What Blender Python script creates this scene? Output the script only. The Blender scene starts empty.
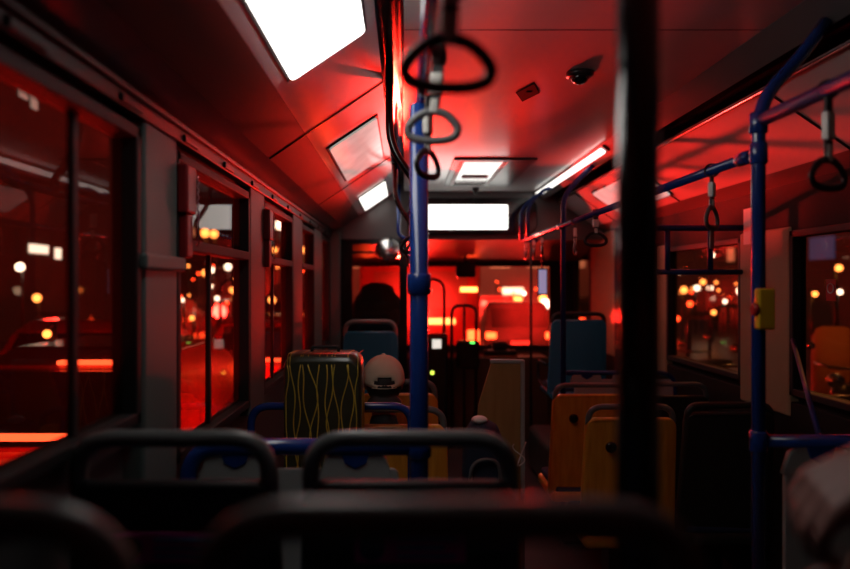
import bpy, bmesh, math, random
from mathutils import Vector, Matrix, Quaternion
random.seed(7)
C = bpy.context.scene.collection
R = math.radians
F = 661.0; VX, VY = 404.0, 284.0; EYE = 1.5

def at(px, py, Y):
    """a point Y metres ahead seen in that direction"""
    return Vector(((px - VX) / F * Y, Y, EYE + (VY - py) / F * Y))

# ------------------------------------------------------------------ materials
MATS = {}
def mat(name, col, rough=0.5, metal=0.0, coat=0.0, emit=None, strength=0.0, noise=0.0, scale=30.0, bump=0.0, spec=0.5):
    if name in MATS: return MATS[name]
    m = bpy.data.materials.new(name); m.use_nodes = True
    nt = m.node_tree; b = nt.nodes['Principled BSDF']
    b.inputs['Base Color'].default_value = (*col, 1)
    b.inputs['Roughness'].default_value = rough
    b.inputs['Metallic'].default_value = metal
    b.inputs['Coat Weight'].default_value = coat
    b.inputs['Coat Roughness'].default_value = 0.12
    b.inputs['Specular IOR Level'].default_value = spec
    if emit:
        b.inputs['Emission Color'].default_value = (*emit, 1)
        b.inputs['Emission Strength'].default_value = strength
    if noise or bump:
        tc = nt.nodes.new('ShaderNodeTexCoord')
        n = nt.nodes.new('ShaderNodeTexNoise'); n.inputs['Scale'].default_value = scale
        n.inputs['Detail'].default_value = 4
        nt.links.new(tc.outputs['Object'], n.inputs['Vector'])
        if noise:
            mx = nt.nodes.new('ShaderNodeMix'); mx.data_type = 'RGBA'
            mx.inputs[6].default_value = (*[c * (1 - noise) for c in col], 1)
            mx.inputs[7].default_value = (*[min(1, c * (1 + noise)) for c in col], 1)
            nt.links.new(n.outputs['Fac'], mx.inputs[0]); nt.links.new(mx.outputs[2], b.inputs['Base Color'])
        if bump:
            bp = nt.nodes.new('ShaderNodeBump'); bp.inputs['Strength'].default_value = bump
            bp.inputs['Distance'].default_value = 0.002
            nt.links.new(n.outputs['Fac'], bp.inputs['Height']); nt.links.new(bp.outputs['Normal'], b.inputs['Normal'])
    MATS[name] = m
    return m

def glass(name, tint=(1, 1, 1), refl=0.12, haze=0.0, hazecol=(.5, .5, .5)):
    m = bpy.data.materials.new(name); m.use_nodes = True
    nt = m.node_tree; nt.nodes.clear()
    out = nt.nodes.new('ShaderNodeOutputMaterial')
    tr = nt.nodes.new('ShaderNodeBsdfTransparent'); tr.inputs[0].default_value = (*tint, 1)
    gl = nt.nodes.new('ShaderNodeBsdfGlossy'); gl.inputs['Roughness'].default_value = 0.02
    fr = nt.nodes.new('ShaderNodeLayerWeight'); fr.inputs[0].default_value = .5
    pw = nt.nodes.new('ShaderNodeMath'); pw.operation = 'POWER'; pw.inputs[1].default_value = 4
    nt.links.new(fr.outputs['Facing'], pw.inputs[0])
    sc_ = nt.nodes.new('ShaderNodeMath'); sc_.operation = 'MULTIPLY_ADD'; sc_.inputs[1].default_value = refl*3; sc_.inputs[2].default_value = .025
    nt.links.new(pw.outputs[0], sc_.inputs[0])
    mx = nt.nodes.new('ShaderNodeMixShader')
    nt.links.new(sc_.outputs[0], mx.inputs[0]); nt.links.new(tr.outputs[0], mx.inputs[1]); nt.links.new(gl.outputs[0], mx.inputs[2])
    last = mx
    if haze:
        # a film of dust and dried rain, patchy
        tl = nt.nodes.new('ShaderNodeBsdfTranslucent'); tl.inputs[0].default_value = (*hazecol, 1)
        tc = nt.nodes.new('ShaderNodeTexCoord'); ns = nt.nodes.new('ShaderNodeTexNoise'); ns.inputs['Scale'].default_value = 3.5; ns.inputs['Detail'].default_value = 5
        nt.links.new(tc.outputs['Object'], ns.inputs['Vector'])
        ml = nt.nodes.new('ShaderNodeMath'); ml.operation = 'MULTIPLY'; ml.inputs[1].default_value = haze * 2.2
        nt.links.new(ns.outputs['Fac'], ml.inputs[0])
        m2 = nt.nodes.new('ShaderNodeMixShader')
        nt.links.new(ml.outputs[0], m2.inputs[0]); nt.links.new(mx.outputs[0], m2.inputs[1]); nt.links.new(tl.outputs[0], m2.inputs[2])
        last = m2
    nt.links.new(last.outputs[0], out.inputs[0])
    return m

def wood(name, c1, c2, scale=3.0, rough=.35):
    m = bpy.data.materials.new(name); m.use_nodes = True
    nt = m.node_tree; b = nt.nodes['Principled BSDF']; b.inputs['Roughness'].default_value = rough
    tc = nt.nodes.new('ShaderNodeTexCoord'); mp = nt.nodes.new('ShaderNodeMapping'); mp.inputs['Scale'].default_value = (14, 14, 1.2)
    n = nt.nodes.new('ShaderNodeTexNoise'); n.inputs['Scale'].default_value = scale; n.inputs['Detail'].default_value = 5
    rp = nt.nodes.new('ShaderNodeValToRGB'); rp.color_ramp.elements[0].color = (*c1, 1); rp.color_ramp.elements[1].color = (*c2, 1)
    rp.color_ramp.elements[0].position = .3; rp.color_ramp.elements[1].position = .7
    nt.links.new(tc.outputs['Object'], mp.inputs[0]); nt.links.new(mp.outputs[0], n.inputs['Vector'])
    nt.links.new(n.outputs['Fac'], rp.inputs[0]); nt.links.new(rp.outputs[0], b.inputs['Base Color'])
    return m

def emis(name, col, s):
    return mat(name, tuple(min(.8, c) for c in col), .4, emit=col, strength=s)

M = dict(
    ceiling=mat('ceiling_paint', (.62, .60, .59), .24, noise=.04, scale=8, coat=.25),
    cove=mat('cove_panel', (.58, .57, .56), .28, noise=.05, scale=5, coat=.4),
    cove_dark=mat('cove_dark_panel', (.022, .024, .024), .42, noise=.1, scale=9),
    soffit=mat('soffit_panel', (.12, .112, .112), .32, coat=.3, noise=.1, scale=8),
    black=mat('black_gloss', (.008, .008, .009), .16, coat=.5),
    blackmat=mat('black_rubber', (.010, .010, .011), .6, noise=.2),
    pillar=mat('pillar_grey', (.10, .14, .132), .5, noise=.06, scale=12),
    beige=mat('pillar_beige', (.36, .29, .17), .5, noise=.06, scale=12),
    lower=mat('lower_wall_grey', (.06, .066, .065), .5, noise=.1, scale=9),
    floor=mat('floor_vinyl', (.05, .05, .055), .5, noise=.35, scale=90),
    brown=mat('dash_brown', (.10, .055, .03), .5, noise=.15, scale=12),
    blue=mat('blue_paint', (.008, .045, .26), .25, coat=.6),
    bluedark=mat('blue_paint_dark', (.006, .028, .15), .5, coat=.1, spec=.3),
    chrome=mat('brushed_chrome', (.75, .75, .75), .2, metal=1),
    grey_handle=mat('handle_grey', (.13, .145, .145), .32, bump=.15, scale=400),
    seat_black=mat('seat_shell_black', (.014, .017, .019), .45, bump=.1, scale=300),
    seat_grey=mat('seat_shell_grey', (.022, .023, .020), .5, bump=.1, scale=300),
    seat_blue=mat('seat_shell_blue', (.03, .26, .45), .25, coat=.5),
    seat_blue_lit=mat('seat_shell_blue_lit', (.05, .42, .68), .25, coat=.5),  # lighter copy of the blue shell, extra light put into the colour
    handle_pale=mat('handle_pale_grey', (.34, .33, .31), .4),
    fabric=mat('seat_fabric', (.02, .035, .09), .9, noise=.5, scale=160, bump=.3),
    wood=wood('seat_back_wood', (.74, .27, .02), (.9, .39, .05)),
    board=wood('board_brown', (.34, .18, .055), (.44, .25, .09), 2.0, .5),
    panel=mat('partition_grey', (.40, .42, .40), .5, noise=.04),
    strap=mat('strap_webbing', (.05, .05, .055), .7, bump=.3, scale=300),
    ring=mat('ring_grey', (.15, .155, .16), .38),
    ringdark=mat('ring_dark', (.022, .023, .026), .3),
    clip=mat('clip_white', (.82, .80, .74), .35),
    yellow=mat('box_yellow', (.85, .52, .02), .4),
    red=mat('red_plastic', (.45, .012, .012), .35),
    white=mat('white_plastic', (.72, .72, .70), .45),
    lamp=emis('lamp_on', (1.0, .985, .93), 4.0),
    lamp_mid=None, lamp_dim=None,
    sign=emis('sign_lit', (1.0, .985, .92), 2.2),
    pink=mat('sticker_pink', (.6, .05, .32), .5),
    stickblue=mat('sticker_blue', (.12, .22, .42), .5),
    navy=mat('bag_navy', (.012, .022, .05), .75, bump=.3, scale=80),
    bagblack=mat('bag_black', (.040, .040, .022), .3, coat=.4, noise=.3, scale=30),
    bagyellow=mat('bag_yellow_line', (.62, .43, .05), .5),
    skin=mat('skin', (.52, .25, .17), .5, noise=.1, scale=60),
    skin2=mat('skin_pale', (.27, .135, .115), .5, noise=.1, scale=60),
    hair=mat('hair_dark', (.012, .009, .008), .6, bump=.5, scale=220),
    cap=mat('cap_cotton', (.78, .64, .46), .85, bump=.3, scale=260),
    jacket=mat('jacket_dark', (.014, .016, .02), .8, bump=.4, scale=90),
    trousers=mat('trousers_dark', (.02, .02, .028), .85, bump=.3, scale=120),
    shoe=mat('shoe_dark', (.02, .018, .016), .5),
    metal=mat('metal_plain', (.45, .45, .45), .3, metal=1),
    road=mat('wet_asphalt', (.05, .045, .045), .35, noise=.35, scale=4, bump=.2),
    tyre=mat('tyre', (.012, .012, .012), .8),
    carglass=mat('car_glass', (.01, .01, .012), .08, coat=.5),
    car_red_glow=mat('car_paint_red_glow', (.42, .02, .015), .25, coat=.7),  # red brake glow put into the body colour
    car_white=mat('car_paint_white', (.6, .58, .56), .25, coat=.7),
    car_dark=mat('car_paint_dark', (.06, .055, .06), .25, coat=.7),
    tail=emis('tail_lamp', (1.0, .055, .012), 14),
    tailbar=emis('tail_bar', (1.0, .10, .03), 5),
    amber=emis('amber_lamp', (1.0, .30, .06), 9),
    whitelamp=emis('white_street_lamp', (1.0, .80, .58), 9),
    cool=emis('cool_window', (.62, .70, .62), .5),
    shop=emis('shop_window', (1.0, .9, .72), 3.0),
    blueled=emis('blue_sign', (.05, .17, .5), .22),
    warmwin=emis('warm_window', (1.0, .42, .2), .55),
    green=emis('green_led', (.12, 1.0, .12), 2.5),
    lime=emis('lime_led', (.75, 1.0, .1), 1.6),
    screen=emis('screen_white', (.9, .85, .75), .9),
    lilac=emis('lilac_glow', (.50, .45, .75), .45),
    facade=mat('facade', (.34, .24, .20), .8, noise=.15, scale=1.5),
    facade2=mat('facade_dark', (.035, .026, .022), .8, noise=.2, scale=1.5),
)
def dim_lamp(name, base, s):
    m = bpy.data.materials.new(name); m.use_nodes = True
    nt = m.node_tree; b = nt.nodes['Principled BSDF']
    b.inputs['Base Color'].default_value = (.6, .58, .54, 1); b.inputs['Roughness'].default_value = .15
    tc = nt.nodes.new('ShaderNodeTexCoord'); n = nt.nodes.new('ShaderNodeTexNoise'); n.inputs['Scale'].default_value = 9; n.inputs['Detail'].default_value = 3
    rp = nt.nodes.new('ShaderNodeValToRGB')
    rp.color_ramp.elements[0].color = (*[c * .75 for c in base], 1); rp.color_ramp.elements[1].color = (*base, 1)
    rp.color_ramp.elements[0].position = .35; rp.color_ramp.elements[1].position = .65
    nt.links.new(tc.outputs['Object'], n.inputs['Vector']); nt.links.new(n.outputs['Fac'], rp.inputs[0])
    nt.links.new(rp.outputs[0], b.inputs['Emission Color']); b.inputs['Emission Strength'].default_value = s
    return m
M['lamp_mid'] = dim_lamp('lamp_mottled', (.62, .58, .53), .62)  # low emission, mottled by noise
M['lamp_far'] = dim_lamp('lamp_warm_white', (.98, .93, .86), 2.2)  # warm white emission, mottled by noise
M['glass_side'] = glass('side_window_glass', (.75, .68, .64), .10, .022, (.55, .42, .36))
M['glass_front'] = glass('windscreen_glass', (.95, .92, .9), .06, .045, (.6, .5, .45))
M['glass_cab'] = glass('cab_glass', (.9, .85, .8), .08)

# ------------------------------------------------------------------ mesh builder
class MB:
    def __init__(self): self.bm = bmesh.new()
    def box(self, x0, x1, y0, y1, z0, z1, bevel=0.0, seg=2, mi=0, T=None):
        r = bmesh.ops.create_cube(self.bm, size=1.0); v = r['verts']
        cx, cy, cz = (x0+x1)/2, (y0+y1)/2, (z0+z1)/2
        for q in v: q.co = Vector((cx + q.co.x*(x1-x0), cy + q.co.y*(y1-y0), cz + q.co.z*(z1-z0)))
        fs = list({f for q in v for f in q.link_faces})
        if bevel:
            e = list({e for q in v for e in q.link_edges})
            rr = bmesh.ops.bevel(self.bm, geom=e, offset=bevel, segments=seg, affect='EDGES', profile=.5)
            fs = rr['faces'] + [f for f in fs if f.is_valid]
            v = list({q for f in fs for q in f.verts})
        for f in fs:
            if f.is_valid: f.material_index = mi
        if T:
            for q in v: q.co = T @ q.co
        return self
    def tube(self, pts, r, n=14, closed=False, mi=0, ry=None, caps=True, radii=None):
        pts = [Vector(p) for p in pts]; m = len(pts)
        tan = []
        for i in range(m):
            a = pts[(i-1) % m] if (closed or i > 0) else pts[i]
            b = pts[(i+1) % m] if (closed or i < m-1) else pts[i]
            tan.append((b-a).normalized())
        up = Vector((0, 0, 1)) if abs(tan[0].z) < .9 else Vector((0, 1, 0))
        nrm = (up - tan[0]*up.dot(tan[0])).normalized()
        rings = []
        for i in range(m):
            if i > 0:
                q = tan[i-1].rotation_difference(tan[i]); nrm = (q @ nrm)
                nrm = (nrm - tan[i]*nrm.dot(tan[i])).normalized()
            bn = tan[i].cross(nrm)
            rr = radii[i] if radii else r
            r2 = ry if ry else rr
            rings.append([self.bm.verts.new(pts[i] + nrm*math.cos(2*math.pi*k/n)*rr + bn*math.sin(2*math.pi*k/n)*r2) for k in range(n)])
        for i in range(m if closed else m-1):
            A, B = rings[i], rings[(i+1) % m]
            for k in range(n):
                f = self.bm.faces.new((A[k], A[(k+1) % n], B[(k+1) % n], B[k])); f.material_index = mi; f.smooth = True
        if caps and not closed:
            for rg in (rings[0][::-1], rings[-1]):
                f = self.bm.faces.new(rg); f.material_index = mi
        return self
    def slab(self, outline, t, b=0.006, T=None, mi=0, bow=None):
        """outline in local XZ, thickness along Y, soft edges"""
        n = len(outline); c = Vector((sum(p[0] for p in outline)/n, sum(p[1] for p in outline)/n))
        loops = []
        for (y, ins) in ((-t/2, b), (-t/2+b*.35, b*.3), (-t/2+b, 0), (t/2-b, 0), (t/2-b*.35, b*.3), (t/2, b)):
            L = []
            for p in outline:
                d = Vector((p[0], p[1])) - c
                dd = d * max(0.0, 1 - ins/max(d.length, 1e-6))
                x, z = c.x+dd.x, c.y+dd.y
                yy = y + (bow(x, z) if bow else 0)
                co = Vector((x, yy, z))
                L.append(self.bm.verts.new(T @ co if T else co))
            loops.append(L)
        for A, B in zip(loops, loops[1:]):
            for k in range(n):
                f = self.bm.faces.new((A[k], A[(k+1) % n], B[(k+1) % n], B[k])); f.material_index = mi; f.smooth = True
        for L in (loops[0][::-1], loops[-1]):
            f = self.bm.faces.new(L); f.material_index = mi
        return self
    def prism(self, prof, y0, y1, mi=0):
        """profile in XZ, extruded along Y"""
        a = [self.bm.verts.new((x, y0, z)) for x, z in prof]; b = [self.bm.verts.new((x, y1, z)) for x, z in prof]
        n = len(prof)
        for k in range(n): self.bm.faces.new((a[k], a[(k+1) % n], b[(k+1) % n], b[k])).material_index = mi
        self.bm.faces.new(a[::-1]).material_index = mi; self.bm.faces.new(b).material_index = mi
        return self
    def ball(self, c, r, sc=(1, 1, 1), u=20, v=14, mi=0):
        ret = bmesh.ops.create_uvsphere(self.bm, u_segments=u, v_segments=v, radius=r)
        for q in ret['verts']: q.co = Vector(c) + Vector((q.co.x*sc[0], q.co.y*sc[1], q.co.z*sc[2]))
        for f in {f for q in ret['verts'] for f in q.link_faces}: f.material_index = mi; f.smooth = True
        return self
    def lathe(self, prof, n=24, T=None, mi=0):
        rings = []
        for r, z in prof:
            L = [Vector((r*math.cos(2*math.pi*k/n), r*math.sin(2*math.pi*k/n), z)) for k in range(n)]
            rings.append([self.bm.verts.new(T @ p if T else p) for p in L])
        for A, B in zip(rings, rings[1:]):
            for k in range(n):
                f = self.bm.faces.new((A[k], A[(k+1) % n], B[(k+1) % n], B[k])); f.smooth = True; f.material_index = mi
        for L in (rings[0][::-1], rings[-1]): self.bm.faces.new(L).material_index = mi
        return self
    def limb(self, pts, radii, n=14):
        pts = [Vector(p) for p in pts]
        for p, r in zip(pts, radii): self.ball(p, r, u=n, v=10)
        for i in range(len(pts)-1): self.tube([pts[i], pts[i+1]], 0, n=n, radii=[radii[i], radii[i+1]])
        return self
    def build(self, name, m, parent=None):
        bmesh.ops.recalc_face_normals(self.bm, faces=self.bm.faces)
        me = bpy.data.meshes.new(name); self.bm.to_mesh(me); self.bm.free()
        for x in (m if isinstance(m, (list, tuple)) else [m]): me.materials.append(x)
        o = bpy.data.objects.new(name, me); C.objects.link(o)
        if parent: o.parent = parent
        return o

def fuse(o, voxel, smooth=4):
    """one continuous surface out of overlapping volumes"""
    md = o.modifiers.new('r', 'REMESH'); md.mode = 'VOXEL'; md.voxel_size = voxel; md.use_smooth_shade = True
    s = o.modifiers.new('s', 'SMOOTH'); s.factor = .5; s.iterations = smooth
    dg = bpy.context.evaluated_depsgraph_get(); dg.update()
    me = bpy.data.meshes.new_from_object(o.evaluated_get(dg))
    o.modifiers.clear(); old = o.data; ms = list(old.materials); o.data = me
    me.materials.clear()
    for x in ms: me.materials.append(x)
    for p in me.polygons: p.material_index = 0; p.use_smooth = True
    return o

def rpath(pts, rad, n=7):
    """polyline with rounded corners"""
    pts = [Vector(p) for p in pts]; out = [pts[0]]
    for i in range(1, len(pts)-1):
        p = pts[i]; a = (pts[i-1]-p); b = (pts[i+1]-p)
        r = min(rad, a.length*.49, b.length*.49)
        s, e = p + a.normalized()*r, p + b.normalized()*r
        for k in range(n+1):
            t = k/n; out.append(s*(1-t)**2 + p*2*t*(1-t) + e*t*t)
    out.append(pts[-1]); return out

def rrect(x0, x1, z0, z1, r, n=6, rb=None):
    rb = r if rb is None else rb
    o = []
    for cx, cz, a0, q in ((x1-r, z1-r, 0, r), (x0+r, z1-r, 90, r), (x0+rb, z0+rb, 180, rb), (x1-rb, z0+rb, 270, rb)):
        for k in range(n+1):
            a = R(a0 + 90*k/n); o.append((cx + q*math.cos(a), cz + q*math.sin(a)))
    return o

# ------------------------------------------------------------------ things
def tag(o, label, cat, group=None, kind=None):
    if label: o['label'] = label
    if cat: o['category'] = cat
    if group: o['group'] = group
    if kind: o['kind'] = kind
    return o
def thing(name, label, cat, loc=(0, 0, 0), rz=0.0, group=None):
    o = bpy.data.objects.new(name, None); C.objects.link(o); o.empty_display_size = .1
    o.location = loc; o.rotation_euler = (0, 0, rz)
    return tag(o, label, cat, group)
def struct(o, label=None, cat=None):
    return tag(o, label, cat, None, 'structure')
def dup(root, loc, rz=0.0, label=None, group=None):
    r = root.copy(); C.objects.link(r); r.location = loc; r.rotation_euler = (0, 0, rz)
    if label: r['label'] = label
    if group: r['group'] = group
    for ch in list(root.children):
        c = ch.copy(); C.objects.link(c); c.parent = r
        for g in list(ch.children):
            d = g.copy(); C.objects.link(d); d.parent = c
    return r

# ================================================================== THE BUS SHELL
XL, XR = -.65, 1.75
YB, YF, YW = -1.3, 5.75, 6.8         # rear wall, front header, windscreen
CEIL = 2.30
# floor: low floor, raised rear platform in two steps, closed below
m = MB()
m.box(XL-.1, XR+.1, 2.08, YW+.1, -.06, 0)
m.box(XL-.1, XR+.1, 1.0, 2.08, -.06, .35)
m.box(XL-.1, .30, YB, 1.0, -.06, .47)
m.box(.30, XR+.1, YB, 1.0, -.06, .35)
struct(m.build('floor', M['floor']), 'dark speckled vinyl floor of the bus stepping up to the rear', 'floor')
# ceiling
m = MB()
m.box(0.0, 1.13, YB, YF+.3, CEIL, CEIL+.03)
for y in (.75, 2.08):                                   # panel joints
    m.box(0.0, 1.13, y-.0015, y+.0015, CEIL-.001, CEIL+.001, mi=1)
m.box(XL-.1, XR+.1, YB, YW+.1, 2.44, 2.50, mi=1)        # roof skin above
struct(m.build('ceiling', [M['ceiling'], M['black']]), 'pale glossy middle ceiling of the bus glowing red', 'ceiling')
# left trough beside the ceiling
m = MB(); m.prism([(-.085, 2.30), (-.085, 2.40), (.0, 2.40), (.0, 2.30), (-.005, 2.30), (-.012, 2.385), (-.075, 2.385), (-.078, 2.30)], YB, YF)
m.box(-.055, -.045, YB, YF, 2.35, 2.375); m.box(-.028, -.02, YB, YF, 2.345, 2.37)
struct(m.build('trim_1', M['black']), 'glossy black slot between middle ceiling and left light panels', 'ceiling slot')
# left cove: sloped upper panel (two tones) and soffit
def cove(prof, th, name, m_, label, y0=YB, y1=YF, seams=(), mi_seam=None):
    (x0, z0), (x1, z1) = prof
    d = Vector((x1-x0, z1-z0)); nn = Vector((-d.y, d.x)).normalized()
    if nn.y < 0: nn = -nn
    b = MB(); b.prism([(x0, z0), (x1, z1), (x1+nn.x*th, z1+nn.y*th), (x0+nn.x*th, z0+nn.y*th)], y0, y1)
    for y in seams:
        b.prism([(x0-nn.x*.004, z0-nn.y*.004), (x1-nn.x*.004, z1-nn.y*.004), (x1+nn.x*.004, z1+nn.y*.004), (x0+nn.x*.004, z0+nn.y*.004)], y-.006, y+.006, mi=1)
    return struct(b.build(name, [m_, M['black']]), label, 'ceiling panel')
PL0, PL1 = (-.535, 1.998), (-.082, 2.302)
PLm = (-.39, 2.095)
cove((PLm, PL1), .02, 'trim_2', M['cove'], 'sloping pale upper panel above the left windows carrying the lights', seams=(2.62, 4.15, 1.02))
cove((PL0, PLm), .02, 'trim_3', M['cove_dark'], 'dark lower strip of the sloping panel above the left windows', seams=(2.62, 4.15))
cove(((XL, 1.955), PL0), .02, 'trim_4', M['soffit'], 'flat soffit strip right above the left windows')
m = MB()
m.box(XL-.01, XL+.022, YB, YF, 1.90, 1.957, .004)
m.box(XL-.01, XL+.034, YB, YF, 1.935, 1.95, .004)
for y in [k*.42 + .2 for k in range(13)]: m.box(XL, XL+.03, y, y+.12, 1.905, 1.925, .003)
struct(m.build('trim_5', mat('rail_black', (.008, .008, .008), .38, spec=.35)), 'black glossy rail along the tops of the left windows', 'rail')
# right side: fascia, trough, panel, soffit
cove(((1.13, 2.30), (1.215, 2.235)), .02, 'trim_6', M['soffit'], 'grey fascia strip along the right edge of the middle ceiling')
m = MB(); m.prism([(1.205, 2.30), (1.36, 2.30), (1.36, 2.33), (1.205, 2.33)], YB, YF); m.prism([(1.205, 2.25), (1.215, 2.25), (1.215, 2.31), (1.205, 2.31)], YB, YF)
struct(m.build('trim_7', M['black']), 'black slot between the middle ceiling and the right panels', 'ceiling slot')
cove(((1.335, 2.222), (1.66, 2.0)), .02, 'trim_8', M['cove'], 'sloping pale panel above the right windows', seams=(2.45, 3.98, 5.2))
cove(((1.66, 2.0), (XR, 1.955)), .02, 'trim_9', M['soffit'], 'soffit strip right above the right windows')
m = MB(); m.tube([(1.335, YB, 2.218), (1.335, YF, 2.218)], .008, 8)
struct(m.build('trim_10', M['chrome']), 'thin silver bead along the upper edge of the right panels', 'bead')
# ---- side walls
Z1, ZT = .99, 1.88
m = MB()
m.box(XL-.09, XL-.03, YB, 1.6, .0, 1.17); m.box(XL-.09, XL-.03, 1.6, YW, 0, Z1)
m.box(XL-.09, XL-.03, YB, YW, ZT, 2.46)
m.prism([(XL-.035, 1.175), (XL-.005, 1.16), (XL-.005, 1.12), (XL-.035, 1.12)], YB, 1.6)
struct(m.build('wall_left', M['lower']), 'dark grey lower wall under the left windows', 'wall')
m = MB()
m.box(XR+.03, XR+.09, YB, YW, 0, 1.0); m.box(XR+.03, XR+.09, YB, YW, 1.74, 2.46)
m.box(XR-.005, XR+.04, YB, 6.1, .0, .97, .008)
m.box(XR-.002, XR+.04, YB, 5.6, 1.74, 1.96)
struct(m.build('wall_right', mat('wall_dark', (.012, .012, .011), .75, noise=.2, spec=.2)), 'dark lower wall under the right windows', 'wall')
def pillar(n, x, y0, y1, z0, z1, mm, label, clamp=False):
    s = 1 if x < 0 else -1
    b = MB(); o = b.box(min(x-.06*s, x+.014*s), max(x-.06*s, x+.014*s), y0, y1, z0, z1, .012, 3)
    o = struct(b.build('trim_%d' % n, mm), label, 'pillar')
    if clamp:
        k = MB(); k.box(min(x, x+.028*s), max(x, x+.028*s), y0-.02, y1+.03, 1.535, 1.575, .008)
        k.build('clamp', mm, o)
    return o
pillar(11, XL, 1.62, 1.86, .95, ZT+.03, M['pillar'], 'grey pillar between the first and second left windows', True)
pillar(12, XL, 2.74, 3.02, .95, ZT+.03, M['pillar'], 'grey pillar between the second and third left windows')
pillar(13, XL, 3.80, 4.14, .95, ZT+.03, M['pillar'], 'grey pillar between the third and fourth left windows')
pillar(14, XL, 4.70, 5.14, .95, ZT+.03, M['pillar'], 'grey pillar left of the blue seat behind the cab')
pillar(15, XR, 2.98, 3.42, .9, 1.76, M['beige'], 'beige pillar behind the right blue pole')
pillar(16, XR, 4.38, 4.56, .9, 1.76, M['beige'], 'beige pillar right of the second orange seat row')
pillar(17, XR, 5.45, 6.15, .9, 1.95, M['beige'], 'broad beige pillar by the right blue seat')
pillar(18, XR, .95, 1.2, .9, 1.76, M['beige'], 'beige pillar on the right wall beside the rear seats')

def px_(x, s): return x-.025*s
def side_window(n, x, y0, y1, z0, z1, label, transom=None, mullion=None, pane2=None):
    s = 1 if x < 0 else -1
    fx0, fx1 = sorted((x-.05*s, x+.012*s))
    b = MB(); w = .03
    b.box(fx0, fx1, y0, y0+w, z0, z1, .004); b.box(fx0, fx1, y1-w, y1, z0, z1, .004)
    b.box(fx0, fx1, y0, y1, z0, z0+w, .004); b.box(fx0, fx1, y0, y1, z1-w, z1, .004)
    o = struct(b.build('window_%d' % n, M['blackmat']), label, 'window')
    if transom:
        k = MB(); k.box(fx0, fx1+.004, y0+w, y1-w, transom-.017, transom+.017, .004); k.build('transom', M['blackmat'], o)
    if mullion:
        k = MB(); k.box(px_(x,s)-.008, px_(x,s)+.008, mullion-.012, mullion+.012, z0+w, (transom or z1), .003); k.build('mullion', M['blackmat'], o)
    p = MB(); px = x-.025*s; p.box(px-.002, px+.002, y0+.01, y1-.01, z0+.01, z1-.01); p.build('pane', M['glass_side'], o)
    return o
side_window(1, XL, -.4, 1.61, 1.16, ZT, 'large dark left window nearest the camera', mullion=1.345)
side_window(2, XL, 1.865, 2.745, Z1, ZT, 'second left window with a sliding top pane', 1.615, 2.28)
side_window(3, XL, 3.015, 3.805, Z1, ZT, 'third left window with a sliding top pane', 1.615, 3.38)
side_window(4, XL, 4.135, 4.705, Z1, ZT, 'narrow fourth left window', 1.615)
side_window(5, XL, 5.135, 5.70, Z1, ZT, 'narrow left window just before the cab wall')
side_window(6, XR, 1.2, 2.985, 1.0, 1.74, 'right window beside the blue guard bars, motorcycles outside')
side_window(7, XR, 3.415, 4.385, 1.0, 1.74, 'right window behind the blue guard frame')
side_window(8, XR, 4.555, 5.455, 1.0, 1.74, 'right window beside the front blue seat')
side_window(9, XR, -.6, .955, 1.0, 1.74, 'right window at the rear')
side_window(10, XL, 5.80, 6.75, Z1, ZT, 'left window beside the driver')
# front door on the right
b = MB(); b.box(XR-.02, XR+.03, 6.14, 6.18, .02, 1.9, .004); b.box(XR-.02, XR+.03, 6.7, 6.76, .02, 1.9, .004); b.box(XR-.02, XR+.03, 6.18, 6.7, 1.85, 1.9, .004); b.box(XR-.02, XR+.03, 6.18, 6.7, .02, .2, .004)
o = struct(b.build('door_1', M['blackmat']), 'front passenger door at the far right', 'door')
b = MB(); b.box(XR+.003, XR+.007, 6.17, 6.71, .19, 1.86); b.build('pane', M['glass_side'], o)
# rear wall (behind the camera)
m = MB(); m.box(XL-.1, XR+.1, YB-.05, YB, 0, 2.46)
struct(m.build('wall_rear', M['lower']), 'plain rear wall of the bus', 'wall')
# ---- front: header with slanted underside, sill, dash, windscreen
m = MB()
ys = [(YF, 1.885), (YF, 2.45), (YW+.08, 2.45), (YW+.08, 1.73), (YW-.02, 1.73)]
a = [m.bm.verts.new((XL-.05, y, z)) for y, z in ys]; bb = [m.bm.verts.new((XR+.05, y, z)) for y, z in ys]
for k in range(5): m.bm.faces.new((a[k], a[(k+1) % 5], bb[(k+1) % 5], bb[k]))
m.bm.faces.new(a[::-1]); m.bm.faces.new(bb)
struct(m.build('wall_front', M['soffit']), 'header box over the windscreen', 'wall')
m = MB(); m.box(XL-.05, XR+.05, YW-.02, YW+.08, 0, .815)
m.box(.02, XR-.35, 6.35, YW-.02, 0, .80, .02)
struct(m.build('trim_19', M['brown']), 'brown panel below the windscreen', 'dashboard panel')
m = MB()
m.box(XL-.05, XR+.05, YW, YW+.05, .815, .87); m.box(XL-.05, XR+.05, YW, YW+.05, 1.68, 1.735); m.box(1.50, XR+.05, YW-.01, YW+.05, .8, 1.75); m.box(XL-.05, XL+.06, YW-.01, YW+.05, .8, 1.75)
w = struct(m.build('window_11', M['blackmat']), 'wide windscreen of the bus glowing red', 'windscreen')
m = MB(); m.box(XL, 1.55, YW+.02, YW+.026, .83, 1.72); m.build('pane', M['glass_front'], w)
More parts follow.
